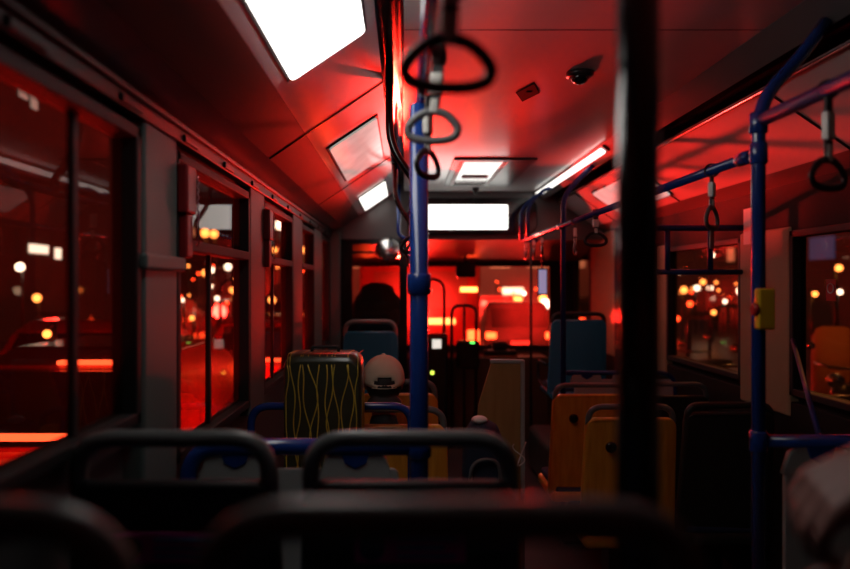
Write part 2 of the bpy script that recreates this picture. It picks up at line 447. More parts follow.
# cab wall behind the driver
m = MB()
m.box(XL, -.45, YF, YF+.05, 0, 1.89); m.box(-.04, .03, YF, YF+.05, 0, 1.89); m.box(-.45, -.04, YF, YF+.05, 0, 1.15); m.box(-.45, -.04, YF, YF+.05, 1.845, 1.89)
m.box(-.45, -.04, YF+.01, YF+.04, 1.765, 1.785)
o = struct(m.build('wall_cab', M['black']), 'black framed cab wall behind the driver', 'wall')
p = MB(); p.box(-.46, -.03, YF+.022, YF+.028, 1.14, 1.85); p.build('pane', M['glass_cab'], o)
m = MB(); m.box(XL-.01, -.55, YF-.05, YF-.001, 0, 1.95, .01)
struct(m.build('trim_20', M['pillar']), 'grey corner post at the left of the cab wall', 'pillar')

# ================================================================== CEILING THINGS
def on_left(t):                       # along the sloped left panel, t from lower to upper edge
    return Vector((PLm[0] + (PL1[0]-PLm[0])*t, 0, PLm[1] + (PL1[1]-PLm[1])*t))
def slope_light(y0, y1, a, b, lampmat, label, group, flip=None):
    P, Q = (on_left(a), on_left(b)) if not flip else flip
    d = (Q-P); w_ = d.length; ang = math.atan2(d.z, d.x)
    o = thing('ceiling_light', label, 'ceiling light', ((P.x+Q.x)/2, (y0+y1)/2, (P.z+Q.z)/2), 0, group)
    o.rotation_euler = (0, -ang, 0)
    L = y1-y0
    f = MB(); f.box(-w_/2-.012, w_/2+.012, -L/2-.012, L/2+.012, -.006, .012, .003); f.build('housing', M['blackmat'], o)
    g = MB(); g.slab(rrect(-w_/2, w_/2, -L/2, L/2, .02), .012, .003, T=Matrix(((1,0,0,0),(0,0,1,0),(0,1,0,-.009),(0,0,0,1)))); g.build('diffuser', lampmat, o)
    return o
slope_light(1.05, 2.0, .14, .86, M['lamp'], 'bright white ceiling light at the top left, nearest the camera', 'left ceiling lights')
slope_light(3.02, 3.95, .14, .84, M['lamp_mid'], 'dull mottled ceiling light, the middle one along the left', 'left ceiling lights')
slope_light(4.85, 5.6, .18, .80, M['lamp_far'], 'small far ceiling light at the left near the cab', 'left ceiling lights')
RP, RQ = Vector((1.60, 0, 2.041)), Vector((1.40, 0, 2.178))
slope_light(3.95, 4.9, 0, 0, M['lamp_mid'], 'dull ceiling light on the red panel above the right windows', None, flip=(RQ, RP))  # this panel is unlit; its glow stands in for reflections
# slim glow on the right fascia, standing in for the display's reflection
o = thing('glow_strip', 'slim glowing strip along the right edge of the ceiling', 'glowing strip', (1.152, 4.75, 2.280))
o.rotation_euler = (0, math.atan2(.065, .085), 0)
b = MB(); b.slab(rrect(-.018, .022, -.95, .95, .017), .012, .004, T=Matrix(((1,0,0,0),(0,0,1,0),(0,1,0,-.012),(0,0,0,1)))); b.build('diffuser', M['lamp_far'], o)
b = MB(); b.box(-.022, .026, -.98, .98, -.009, .0, .002); b.build('housing', M['soffit'], o)
# roof hatch
o = thing('roof_hatch', 'roof hatch with a white inner frame in the red ceiling', 'roof hatch', (.585, 4.77, CEIL))
b = MB()
for bx in ((-.265, .265, -.57, -.5), (-.265, .265, .5, .57), (-.265, -.225, -.5, .5), (.085, .265, -.5, .5)): b.box(*bx, -.012, .02, .004)
b.build('hatch_frame', M['ringdark'], o)
b = MB(); b.box(-.225, .085, -.5, .5, -.012, -.004, .002); pl = b.build('hatch_panel', mat('hatch_gloss', (.66, .65, .62), .10, coat=1.0), o)
b = MB(); b.box(-.16, .03, .05, .12, -.022, -.011, .004); b.build('red_streak', M['red'], o)  # low red bar stands in for a reflected streak; no handle
b = MB(); b.box(-.225, -.195, -.5, .5, -.014, -.008, .002); b.box(.055, .085, -.5, .5, -.014, -.008, .002); b.build('inner_frame', M['white'], o)
# small diamond vent and camera dome on the ceiling
o = thing('ceiling_vent', 'small black diamond shaped vent on the red ceiling', 'vent', (.515, 2.75, CEIL))
b = MB(); b.slab([(0, .13), (-.05, 0), (0, -.13), (.05, 0)][::-1], .006, .002, T=Matrix(((1,0,0,0),(0,0,1,0),(0,1,0,-.004),(0,0,0,1)))); b.build('cover', mat('vent_black', (.006, .006, .006), .9, spec=.05), o)
b = MB(); b.box(-.012, .012, -.03, .03, -.011, -.006, .002); b.build('catch', MATS['vent_black'], o)
o = thing('camera_dome', 'small dark security camera dome on the ceiling right of the vent', 'camera', (.665, 2.5, CEIL))
b = MB(); b.lathe([(.052, -.001), (.052, -.014), (.04, -.02)], 20); b.build('mount', M['ringdark'], o)
b = MB(); b.ball((0, 0, -.018), .034, (1, 1, .8)); b.build('dome', M['black'], o)
# destination display in the header
o = thing('display_sign', 'blank glowing white display set in the header above the windscreen', 'display', (.53, YF, 2.08))
b = MB(); b.slab(rrect(-.5, .62, -.15, .165, .09), .05, .01, T=Matrix.Translation((0, -.026, 0))); b.build('housing', M['black'], o)
b = MB(); b.slab(rrect(-.432, .365, -.11, .103, .012), .01, .003, T=Matrix.Translation((0, -.055, 0))); b.build('screen', M['sign'], o)
o = thing('ceiling_sensor', 'tiny black sensor on the ceiling above the white display', 'sensor', (.595, 5.50, CEIL))
b = MB(); b.lathe([(.03, -.001), (.03, -.012), (.018, -.03), (.006, -.055)], 14); b.build('body', M['blackmat'], o)

# ---- grab rails and poles
RLX, RRX = .05, .992
def rail(name, pts, r, mm, label, cat, collars=(), rad=.12):
    o = thing(name, label, cat, pts[0])
    p0 = Vector(pts[0])
    b = MB(); b.tube(rpath([Vector(p)-p0 for p in pts], rad, 9), r, 16); b.build('tube', mm, o)
    for c, ax in collars:
        c = Vector(c)-p0; a = Vector(ax)*.03
        k = MB(); k.tube([c-a, c-a*.85, c+a*.85, c+a], 0, 16, radii=[r*1.12, r*1.3, r*1.3, r*1.12]); k.build('collar', mm, o)
    return o
PY = 1.85
rail('grab_pole', [(RLX-.008, PY, .351), (RLX-.008, PY, 2.0)], .0265, M['blue'], 'blue floor pole in the middle of the view, left of the aisle', 'pole',
     [((RLX-.008, PY, EYE+.0), (0, 0, 1)), ((RLX-.008, PY, 1.045), (0, 0, 1))])
rail('ceiling_rail', [(RLX, .1, 2.29), (RLX, .1, 2.02), (RLX, PY+.05, 2.02), (RLX, 2.3, 1.866), (RLX, 5.5, 1.866), (-.045, 5.5, 1.90), (-.045, 5.5, 2.33)], .0165, M['blue'],
     'blue ceiling rail over the left side of the aisle carrying the big grab rings', 'rail', [], .1)
for (y, lab) in ((2.62, 'dark curved hanger joining the left ceiling rail, nearest'), (4.4, 'dark curved hanger joining the left ceiling rail, farther')):
    rail('rail_hanger', [(-.058, y, 2.39), (-.058, y, 2.05), (RLX-.01, y, 1.91), (RLX-.01, y, 1.86)], .0155, M['black'], lab, 'hanger', [], .1)
# right: pole with bend into the cove
rail('grab_pole', [(RRX, PY, .351), (RRX, PY, 2.01), (1.12, PY+.02, 2.14), (1.20, PY+.03, 2.245)], .0185, M['blue'], 'blue pole at the right with a yellow stop button box', 'pole',
     [((RRX, PY, 1.865), (0, 0, 1)), ((RRX, PY, 1.95), (0, 0, 1)), ((RRX, PY, 1.06), (0, 0, 1))], .16)
rail('ceiling_rail', [(RRX, PY+.045, 1.866), (RRX, 5.55, 1.866), (1.12, 5.55, 1.866)], .0155, M['blue'], 'ceiling rail over the right of the aisle running forward from the blue pole', 'rail',
     [((RRX, 1.93, 1.866), (0, 1, 0)), ((RRX, 4.2, 1.866), (0, 1, 0))], .05)
rail('ceiling_rail', [(RRX, PY-.03, 1.955), (RRX, -.4, 1.955), (RRX, -.5, 2.29)], .0185, M['bluedark'], 'blue ceiling rail running back from the right blue pole', 'rail', [], .1)
rail('grab_pole', [(RRX+.02, 4.2, 0.001), (RRX+.02, 4.2, 2.05), (1.10, 4.2, 2.16), (1.2, 4.2, 2.25)], .0165, M['bluedark'], 'dark thin pole right of the windscreen, in front of the orange seats', 'pole', [], .16)
for (y, lab) in ((5.2, 'short blue hanger holding the far end of the right ceiling rail'), (5.5, 'last short blue hanger of the right ceiling rail by the header')):
    rail('rail_hanger', [(RRX-.02, y, 1.86), (RRX-.02, y, 2.12), (1.10, y, 2.24), (1.17, y, 2.26)], .014, M['bluedark'], lab, 'hanger', [], .12)
rail('grab_pole', [(.290, .82, .471), (.290, .82, 2.299)], .0262, M['black'], 'thick dark blurred pole standing close to the camera at centre right', 'pole', [])
rail('grab_pole', [(1.08, 5.62, .0), (1.08, 5.62, 1.87)], .011, M['blackmat'], 'thin black pole in front of the right half of the windscreen', 'pole', [])

# ---- hanging straps
def ring_pts(w, h, n=40):
    out = []
    for k in range(n):
        a = 2*math.pi*k/n
        x = math.copysign(abs(math.cos(a))**.85, math.cos(a))*w/2
        z = math.sin(a); z = (z*h*.56) if z > 0 else -(abs(z)**.6)*h*.42
        x *= 1.0 - .28*max(0, math.sin(a))
        out.append((x, 0, z))
    return out
def make_strap(label, ringmat, L=.115, w=.113, h=.068, tag_card=False, group=None):
    o = thing('grab_strap', label, 'grab strap', (0, 0, 0), 0, group)
    b = MB(); b.tube([(0, .021*math.cos(t*math.pi/8), .021*math.sin(t*math.pi/8)) for t in range(16)], .002, 8, closed=True, ry=.012); 
    b.box(-.012, .012, -.003, .003, -L+.01, -.018); b.build('strap', M['strap'], o)
    b = MB(); b.box(-.0145, .0145, -.009, .009, -L*.72, -L*.32, .004); b.box(-.009, .009, -.007, .007, -L-.004, -L*.78, .003); b.build('clip', M['clip'], o)
    b = MB(); b.tube([Vector(p)+Vector((0, 0, -L-h*.55)) for p in ring_pts(w, h)], .0062, 12, closed=True, ry=.0092); b.build('ring', ringmat, o)
    if tag_card:
        b = MB(); b.box(-.022, .022, -.001, .001, -L-h-.065, -L-h-.002); b.build('card', MATS.setdefault('card', mat('card_pink', (.85, .5, .46), .6)), o)
    return o
G = 'hanging grab straps'
s1 = make_strap('big black grab ring hanging nearest the camera, top centre', M['ringdark'], L=.165, w=.122, group=G); s1.location = (RLX+.02, .90, 2.005); s1.rotation_euler = (R(8), R(3), R(-4))
s2 = make_strap('grey grab ring hanging second from the camera, beside the blue pole', M['ring'], L=.128, group=G); s2.location = (RLX+.028, 1.46, 2.005); s2.rotation_euler = (R(-6), R(4), R(-16))
s3 = make_strap('grab ring turned edge on, third from the camera, beside the blue pole', M['ringdark'], L=.16, group=G); s3.location = (RLX+.012, 1.72, 2.005); s3.rotation_euler = (0, 0, R(58))
# the further ones on the left rail
for (y, rz, lab) in ((2.95, 20, 'small grab ring on the left rail just past the blue pole'), (3.5, 60, 'small grab ring on the left rail ahead of the white cap'), (4.6, 80, 'farthest small grab ring on the left rail by the cab wall')):
    dup(s3, (RLX-.01, y, 1.866), R(rz), lab, G)
t1 = make_strap('grab strap with a pink card under it, left of the right blue pole', M['ring'], L=.12, tag_card=True, group=G); t1.location = (RRX, 2.13, 1.866); t1.rotation_euler = (0, 0, R(48))
dup(s1, (RRX, 1.545, 1.955), R(25), 'grab ring cut by the right edge of the photo', G)
s6 = make_strap('grab ring facing the camera on the right rail, left of the thick dark pole', M['ringdark'], L=.10, group=G); s6.location = (RRX, 3.42, 1.866); s6.rotation_euler = (0, 0, R(5))
dup(t1.children[0].parent if False else s2, (RRX, 3.83, 1.866), R(70), 'pale grab ring turned sideways on the right rail, before the ring facing the camera', G)
for (y, lab) in ((4.75, 'far grab strap on the right rail in front of the beige pillar'), (5.05, 'far grab strap on the right rail, second from its end'), (5.38, 'last grab strap at the far end of the right rail')):
    dup(s6, (RRX, y, 1.866), R(75), lab, G)

# ================================================================== SEATS
def seat_proto(label, w=.42, H=.90, shell='seat_black', upper=None, handle='grey_handle', sticker=None, bolt=False, group=None, hr=.017, gap=.096, side=False, drop=.62):
    """local: origin on the floor under the backrest, facing +Y; H = top of the handle"""
    o = thing('bus_seat', label, 'seat', (0, 0, 0), 0, group)
    lean = Matrix.Translation((0, .02, H-.62)) @ Matrix.Rotation(R(6), 4, 'X') @ Matrix.Translation((0, 0, -(H-.62)))
    zt, zb = H-gap, H-drop
    out = rrect(-w/2, w/2, zb-.04, zt, .05, rb=.03)
    out = [(x*(1+.06*(zt-z)/.5), z) for x, z in out]
    bow = lambda x, z: -.03*(1-(2*x/w)**2)
    b = MB(); b.slab(out, .03, .009, T=lean, bow=bow); b.build('backrest', M[shell], o)
    out2 = [(x*.86, zb+.05+(z-zb)*.82) for x, z in out]
    b = MB(); b.slab(out2, .035, .014, T=lean @ Matrix.Translation((0, .03, 0)), bow=bow); b.build('back_cushion', M['fabric'], o)
    hw = w/2-hr
    pts = rpath([(-hw, 0, zt-.09), (-hw, 0, H-hr), (hw, 0, H-hr), (hw, 0, zt-.09)], .075, 10)
    b = MB(); b.tube([lean @ Vector(p) for p in pts], hr, 16); b.build('handle', M[handle], o)
    b = MB(); b.box(-w/2, w/2, -.02, .40, zb-.07, zb-.01, .025, 4); b.build('seat_pan', M[shell], o)
    b = MB(); b.box(-w/2+.02, w/2-.02, .0, .39, zb-.02, zb+.03, .022, 4); b.build('seat_cushion', M['fabric'], o)
    b = MB(); b.box(-.05, .05, .12, .26, .0, zb-.06, .01); b.box(-.12, .12, .06, .32, .001, .02, .004); b.build('pedestal', M['ringdark'], o)
    zz = lambda z: lean @ Matrix.Translation((0, -.047, z))
    if bolt:
        k = MB(); k.lathe([(.026, 0), (.026, .008), (.012, .012)], 16, T=zz(zt-.13) @ Matrix.Translation((bolt, .006, 0)) @ Matrix.Rotation(R(90), 4, 'X')); k.build('knob', M['black'], o)
    if sticker:
        k = MB(); k.box(-.105, .105, -.001, .001, -.030, .030, T=zz(zt-.118)); st = k.build('sticker', M['pink'], o); st['label'] = 'pink sticker on the back of the seat'
        k = MB(); k.lathe([(.025, 0), (.025, .002)], 22, T=zz(zt-.118) @ Matrix.Translation((-.072, -.001, 0)) @ Matrix.Rotation(R(90), 4, 'X')); k.build('symbol', M['black'], st)
        k = MB()
        for (x0, x1, z) in ((-.025, .085, .016), (-.025, .065, .0), (-.025, .085, -.016)): k.box(x0, x1, -.003, -.0005, z-.004, z+.004, T=zz(zt-.118))
        k.build('lettering', M['stickblue'], st)
    if side:
        k = MB(); k.tube(rpath([(-w/2-.015, .02, zb+.02), (-w/2-.03, .28, zb+.04), (-w/2-.03, .30, zb+.2), (-w/2-.015, .03, zb+.2)], .06), .013, 10); k.build('armrest', M['blackmat'], o)
    return o
G1 = 'black rear seats on the left'
a = seat_proto('black seat with a pink sticker on its back, one row ahead of the blurred bar', sticker=True, group=G1, H=.872); a.location = (.012, 1.32, .35)
b_ = seat_proto('black window seat at the left beside the first grey pillar', group=G1, H=.872, sticker=True, w=.405); b_.location = (-.447, 1.32, .35)
c_ = dup(a, (.036, .565, .462), 0, 'blurred black seat right in front of the camera, its bar across the bottom', G1)
d_ = dup(b_, (-.412, .565, .462), 0, 'blurred black window seat in the lower left corner', G1)
for q in (c_, d_):
    for ch in list(q.children):
        if ch.name.startswith('sticker'):
            for g in list(ch.children): bpy.data.objects.remove(g)
            bpy.data.objects.remove(ch)
# low floor, left: seat under the person with the cap, and the one ahead of it
lo = seat_proto('wood backed seat under the person with the cap', H=.995, shell='wood', hr=.014, gap=.075, drop=.73, group='wood backed seats'); lo.location = (-.03, 2.8, 0)
dup(lo, (-.03, 3.58, -.03), 0, 'wood backed seat ahead of the person with the cap', 'wood backed seats').location.z = 0
# right side
r1 = seat_proto('orange wood backed aisle seat just left of the thick dark pole, nearer one', H=.95, shell='wood', hr=.014, gap=.062, bolt=-.1, group='wood backed seats'); r1.location = (1.05, 3.1, 0)
dup(r1, (1.045, 3.75, 0), 0, 'orange wood backed aisle seat, farther one with its left edge showing', 'wood backed seats')
r2 = seat_proto('dark grey window seat left of the right blue pole', H=.955, shell='seat_grey', handle='seat_grey', hr=.016, gap=.045, group='dark grey window seats'); r2.location = (1.515, 3.12, 0)
r3 = seat_proto('dark grey window seat at the right, one row ahead', H=.95, shell='seat_grey', handle='grey_handle', hr=.013, gap=.075, group='dark grey window seats'); r3.location = (1.515, 3.78, 0)
# front blue seats on podiums
f1 = seat_proto('blue seat on the left behind the cab wall', H=.885, shell='seat_blue_lit', handle='handle_pale', hr=.016, gap=.09, group='blue front seats', w=.41); f1.location = (-.255, 5.05, .35)
f2 = seat_proto('dark blue seat at the right of the windscreen', H=.94, shell='seat_blue', handle='blackmat', hr=.016, gap=.06, group='blue front seats', side=True, w=.43); f2.location = (1.35, 5.15, .35)
m = MB(); m.box(XL+.002, .02, 4.75, 5.70, .0, .349, .02); tag(m.build('seat_podium', M['lower']), 'grey podium under the left blue seat', 'podium')
m = MB(); m.box(1.02, XR-.008, 4.7, 5.45, .0, .349, .05, 4); tag(m.build('seat_podium', M['lower']), 'grey podium under the right blue seat', 'podium')
# right rear seat with the hand on its handle
rs = seat_proto('black seat at the lower right corner held by a hand', H=.805, hr=.017, group='black rear seats on the right'); rs.location = (.665, .86, .35)
rs2 = dup(rs, (.95, .12, .35), 0, 'black seat of the passenger at the right, outside the frame', 'black rear seats on the right')

# ================================================================== BARRIERS
def barrier(label, x0, x1, y, z, zpanel, floor, mm, brackets, r=.017, panel=True, loc_end=None, curve='left'):
    o = thing('safety_barrier', label, 'barrier', (x0, y, floor))
    W = x1-x0; h = z-floor
    if curve == 'left': pts = [(.02, 0, h-.35), (.02, 0, h), (W, 0, h)]
    else: pts = [(0, 0, h), (W-.02, 0, h), (W-.02, 0, h-.35)]
    b = MB(); b.tube(rpath(pts, .10, 9), r, 14); b.build('rail', mm, o)
    if panel:
        out = rrect(.05, W-.03, .02, zpanel-floor, .02)
        b = MB(); b.slab(out, .016, .004)
        for x in brackets:
            xx = x-x0; zt = zpanel-floor
            b.slab([(xx-.105, zt-.03), (xx+.105, zt-.03), (xx+.085, zt+.03), (xx+.06, zt+.045), (xx-.06, zt+.045), (xx-.085, zt+.03)], .021, .004)
        b.build('panel', M['panel'], o)
        for x in brackets:
            xx = x-x0; zt = zpanel-floor
            b = MB(); b.slab([(xx-.045, h), (xx+.045, h), (xx+.03, zt+.015), (xx, zt+.0), (xx-.03, zt+.015)], .022, .004, T=Matrix.Translation((0, -.004, 0))); b.build('bracket', mm, o)
    return o
barrier('blue rail with a pale grey panel in front of the second seat row, left', -.625, RLX-.035, PY, 1.045, .985, .351, M['blue'], (-.47, -.135), .024)
barrier('blue rail joined to the right blue pole with a pale grey panel below', RRX+.02, XR-.02, PY, 1.06, 1.0, .351, M['blue'], (1.16, 1.5), .0185, curve='right')
rail('floor_rail', [(-.62, 2.68, 0.0), (-.62, 2.68, 1.005), (.03, 2.68, 1.005), (.03, 2.68, 0.0)], .016, M['blue'], 'blue bar behind the patterned case, below the white cap', 'barrier', [], .08)
barrier('blue rail with grey panel in front of the orange seats on the right', RRX+.04, XR-.01, 4.2, .935, .895, 0.0, M['bluedark'], (1.16, 1.42), .015, curve='right')
# diagonal blue stay at the far right
rail('stay_bar', [(1.205, 1.90, 1.02), (1.70, 2.89, 1.255)], .009, M['bluedark'], 'thin slanting blue bar against the right window', 'bar', [])
# blue guard frame by the right window
o = thing('guard_frame', 'blue window guard frame of two rails and two uprights at the right', 'guard rail', (1.29, 3.4, 1.5))
b = MB(); b.tube([(0, 0, .288), (.455, 0, .288)], .016, 12); b.tube([(0, 0, .062), (.455, 0, .062)], .014, 12); b.build('rail', M['bluedark'], o)
for x in (.065, .285):
    b = MB(); b.tube([(x, 0, .07), (x, 0, .28)], .014, 12); b.build('upright', M['bluedark'], o)
# yellow stop button box
o = thing('stop_button', 'yellow box with a red stop button on the right blue pole', 'button', (RRX, PY-.02, 1.43))
b = MB(); b.box(-.024, .022, -.028, .0, -.055, .058, .006, 3); b.build('box', M['yellow'], o)
b = MB(); b.lathe([(.017, 0), (.017, .008), (.012, .012)], 18, T=Matrix.Translation((-.024, -.014, .0)) @ Matrix.Rotation(R(-90), 4, 'Y')); b.build('button', M['red'], o)
# emergency hammers on the left pillars
def hammer(label, y, z):
    o = thing('hammer_holder', label, 'emergency hammer', (XL+.03, y, z), 0, 'red emergency hammers')
    b = MB(); b.box(-.02, .012, -.042, .042, 0.0, .14, .008, 3); b.build('holder', mat('hammer_red', (.26, .005, .008), .4), o)
    b = MB(); b.box(-.02, .006, -.026, .026, -.125, .0, .006); b.build('hammer_grip', mat('hammer_red', (.14, .004, .006), .4), o)
    b = MB(); b.tube([(.012, .042, .12-.011*k) if k % 2 else (.016, .046, .12-.011*k) for k in range(20)], .003, 6); b.build('chain', M['chrome'], o)
    return o
h = hammer('red emergency hammer holder with a chain on the first grey pillar', 1.90, 1.70)
dup(h, (XL+.03, 3.04, 1.70), 0, 'red emergency hammer holder on the second grey pillar', 'red emergency hammers')
# notice card by the pole
m = MB(); m.box(XR-.0195, XR-.0138, 3.27, 3.37, 1.70, 1.88); tag(m.build('notice_card', M['white']), 'small pale notice card high on the beige pillar', 'notice')
o = thing('window_sticker', 'small red and white stop sticker on the right window', 'sticker', (XR+.020, 2.74, 1.47))
b = MB(); b.box(-.001, .001, -.03, .03, -.04, .05); b.build('sticker_back', M['red'], o)
b = MB(); b.tube([(-.003, .02*math.cos(t*math.pi/8), .012+.02*math.sin(t*math.pi/8)) for t in range(16)], .002, 6, closed=True); b.build('circle', M['white'], o)

# ================================================================== LUGGAGE
# tall patterned case behind the barrier
o = thing('patterned_case', 'tall black case covered in yellow wavy lines, left of the white cap', 'case', (-.298, 2.5, 0.42))
W, Dp, Ht = .285, .2, .825
b = MB(); b.slab(rrect(-W/2, W/2, .02, Ht, .05, rb=.03), Dp, .03)
for k in range(12):                                              # the lines lie on the shell
    x0 = -W/2+.018 + k*(W-.036)/11; ph = random.random()*6; amp = .005+random.random()*.010; fq = 9+random.random()*12; sl = random.uniform(-.03, .03)
    pts = []
    for i in range(40):
        z = .05 + i*(Ht-.09)/39
        x = x0 + amp*math.sin(fq*z+ph) + .007*math.sin(27*z+2.1*k) + sl*(z-.4)
        x = max(-W/2+.012, min(W/2-.012, x)); pts.append((x, -Dp/2-.0005, z))
    b.tube(pts,   .0022, 6, mi=1)
    xe, ze = pts[-1][0], pts[-1][2]
    b.tube([(xe, -Dp/2, ze), (xe, -Dp/2+.012, Ht-.008), (xe, -Dp/2+.035, Ht-.001), (xe+.01, Dp/2-.04, Ht-.001)],   .0016, 6, mi=1)
for k in range(4):
    yy = -Dp/2+.04+k*.04; b.tube([(W/2+.0005, yy+.008*math.sin(9*z/10.), .05+z*.07) for z in range(10)],   .0022, 6, mi=1)
b.build('shell', [M['bagblack'], M['bagyellow']], o)
b = MB(); b.tube(rpath([(-.05, 0, Ht-.004), (-.05, 0, Ht+.018), (.05, 0, Ht+.018), (.05, 0, Ht-.004)], .012), .006, 8); b.build('carry_handle', M['blackmat'], o)
for x in (-.1, .1):
    for y in (-.07, .07):
        b = MB(); b.ball((x, y, .016), .016, u=12, v=8); b.build('wheel', M['tyre'], o)
m = MB(); m.box(XL+.005, -.12, 2.12, 2.64, 0.0, .42, .03, 3); tag(m.build('luggage_ledge', M['lower']), 'grey ledge under the patterned case', 'ledge')
# brown board with pale edging
o = thing('brown_board', 'tall brown board with pale edging standing in the aisle', 'board', (.495, 3.3, 0), R(-6))
b = MB(); b.slab([(-.17, 0), (.085, 0), (.085, 1.105), (-.06, 1.105), (-.125, .89)][::-1], .03, .003); b.build('face', M['board'], o)
b = MB(); b.box(.086, .106, -.02, .02, 0, 1.12, .004); b.box(-.065, .1, -.02, .02, 1.106, 1.124, .004); b.build('edging', M['panel'], o)
b = MB(); b.tube([(.075+.03*math.sin(k*.6), -.024, .60+.012*k) for k in range(10)], .003, 6); b.tube([(.11-.004*k, -.026, .72-.011*k) for k in range(12)], .004, 6); b.build('tie_string', M['clip'], o)
# navy trolley bag
o = thing('trolley_bag', 'navy bag with a white patch on top beside the brown board', 'bag', (.345, 2.88, 0))
b = MB(); b.slab([(-.085, .06), (.085, .06), (.095, .5), (.092, .80), (.06, .885), (.0, .915), (-.05, .90), (-.085, .84), (-.095, .5)][::-1], .17, .05); b.build('bag_body', M['navy'], o)
b = MB(); b.ball((-.02, -.03, .915), .035, (1.0, 1, .5)); b.build('white_patch', M['clip'], o)
b = MB(); b.tube(rpath([(-.07, -.09, .62), (-.06, -.11, .76), (.05, -.11, .77), (.07, -.09, .6)], .06), .008, 8); b.build('bag_handle', M['ring'], o)
for x in (-.09, .09):
    b = MB(); b.lathe([(.05, -.012), (.055, -.006), (.055, .006), (.05, .012)], 18, T=Matrix.Translation((x, .04, .056)) @ Matrix.Rotation(R(90), 4, 'Y')); b.build('wheel', M['tyre'], o)
b = MB(); b.slab(rrect(-.05, .03, .55, .66, .01), .004, .001, T=Matrix.Translation((0, -.088, 0))); b.build('pocket', MATS.setdefault('teal', mat('bag_teal', (.02, .14, .18), .7)), o)

# ================================================================== PEOPLE
def finger(mb, base, d, nrm, L, r, curl):
    """three bones that curl about the side axis"""
    d = d.normalized(); ax = d.cross(nrm).normalized(); p = Vector(base); pts = [p]; rad = [r]
    for k, (f, c) in enumerate(((.45, curl*.55), (.32, curl), (.23, curl*.8))):
        d = Quaternion(ax, -c) @ d; p = p + d*L*f; pts.append(p); rad.append(r*(1-.1*(k+1)))
    mb.limb(pts, rad, 10)
def person(label, loc, rz, P, voxel=.010, skin='skin', cat='person'):
    return None
def seated_body(mb, s=1.0, head_turn=0.0, neck=(0, .01), hands=True):
    """origin: seat surface under the hips, facing +Y"""
    L = lambda *a: mb.limb(*a)
    mb.ball((0, 0, .09), .15, (1.12, .85, .75)); mb.ball((0, -.02, .28), .135, (1.08, .78, 1.2)); mb.ball((0, -.02, .44), .15, (1.16, .74, .95))
    L([(-.15, -.02, .53), (.15, -.02, .53)], [.062, .062]); L([(0, -.01, .54), (0, .015, .66)], [.062, .054])
    for sx in (-1, 1):
        L([(sx*.09, .03, .07), (sx*.11, .42, .13)], [.085, .060]); L([(sx*.11, .42, .13), (sx*.11, .50, -.19)], [.058, .040])
        L([(sx*.11, .50, -.21), (sx*.12, .63, -.235)], [.040, .030])
    # head
    mb.ball((0, .035, .80), .092, (.83, 1.06, 1.0)); mb.ball((0, .065, .735), .066, (.86, 1.0, .85))
    mb.limb([(0, .125, .79), (0, .148, .755)], [.012, .016], 8)
    for sx in (-1, 1):
        mb.ball((sx*.080, .025, .775), .026, (.4, .8, 1.15), 10, 8)
        mb.ball((sx*.03, .112, .795), .015, (1.2, .6, .8), 10, 8)
def arm(mb, sh, el, wr, nrm, fdir, curl, thumb, size=1.0, grow=0.0, only_sleeve=False):
    mb.limb([sh, el], [.056+grow, .043+grow]); mb.limb([el, wr], [.042+grow, (.029+grow)])
    if only_sleeve: return
    sh, el, wr = Vector(sh), Vector(el), Vector(wr); f = Vector(fdir).normalized(); nrm = Vector(nrm).normalized()
    side = f.cross(nrm).normalized()
    palm = wr + f*.085*size
    for k in (-1.5, -.5, .5, 1.5):
        mb.limb([wr + side*k*.008, palm + side*k*.0205*size], [.021, .0145], 10)
    for k, ln, cu in ((-1.5, .070, 1.1), (-.5, .083, 1.0), (.5, .078, 1.0), (1.5, .060, 1.1)):
        finger(mb, palm + side*k*.0215*size + f*.004, f + side*k*.05, nrm, ln*size, .0095*size, curl*cu)
    tb = wr + f*.03*size + side*thumb*.028*size
    td = f*.75 + side*thumb*.55 - nrm*.35
    mb.limb([tb, tb + td.normalized()*.036*size, tb + td.normalized()*.062*size + f*.012 - nrm*.006, tb + td.normalized()*.075*size + f*.026 - nrm*.02], [.016, .0125, .011, .0085], 10)

# passenger with the white cap, seen from behind
o = thing('person', 'person in a pale cap and dark jacket sitting with their back to the camera', 'person', (-.09, 2.965, .27), R(4))
b = MB(); seated_body(b)
arm(b, (-.19, -.02, .50), (-.24, .10, .25), (-.10, .32, .19), (0, 0, 1), (.5, .8, -.1), .35, 1)
arm(b, (.19, -.02, .50), (.24, .10, .25), (.10, .32, .19), (0, 0, 1), (-.5, .8, -.1), .35, -1)
body = fuse(b.build('body', M['skin'], o), .0085)
def scaled(ob, s):
    ob.scale = (s, s, s)
b = MB()
b.ball((0, -.02, .28), .15, (1.10, .82, 1.2)); b.ball((0, -.02, .44), .163, (1.17, .78, .95)); b.ball((0, 0, .12), .15, (1.15, .9, .7)); b.limb([(-.16, -.02, .52), (.16, -.02, .52)], [.075, .075]); b.limb([(0, -.01, .54), (0, .0, .605)], [.075, .066])
for sx in (-1, 1):
    arm(b, (sx*.19, -.02, .50), (sx*.24, .10, .25), (sx*.11, .305, .195), (0, 0, 1), (0, 1, 0), 0, 1, grow=.014, only_sleeve=True)
fuse(b.build('jacket', M['jacket'], o), .011)
b = MB()
b.ball((0, 0, .085), .155, (1.14, .9, .75))
for sx in (-1, 1): b.limb([(sx*.09, .03, .07), (sx*.11, .42, .13)], [.095, .07]); b.limb([(sx*.11, .42, .13), (sx*.11, .495, -.16)], [.07, .055])
fuse(b.build('trousers', M['trousers'], o), .012)
for sx in (-1, 1):
    b = MB(); b.limb([(sx*.11, .48, -.218), (sx*.12, .64, -.228)], [.045, .037]); fuse(b.build('shoe', M['shoe'], o), .008)
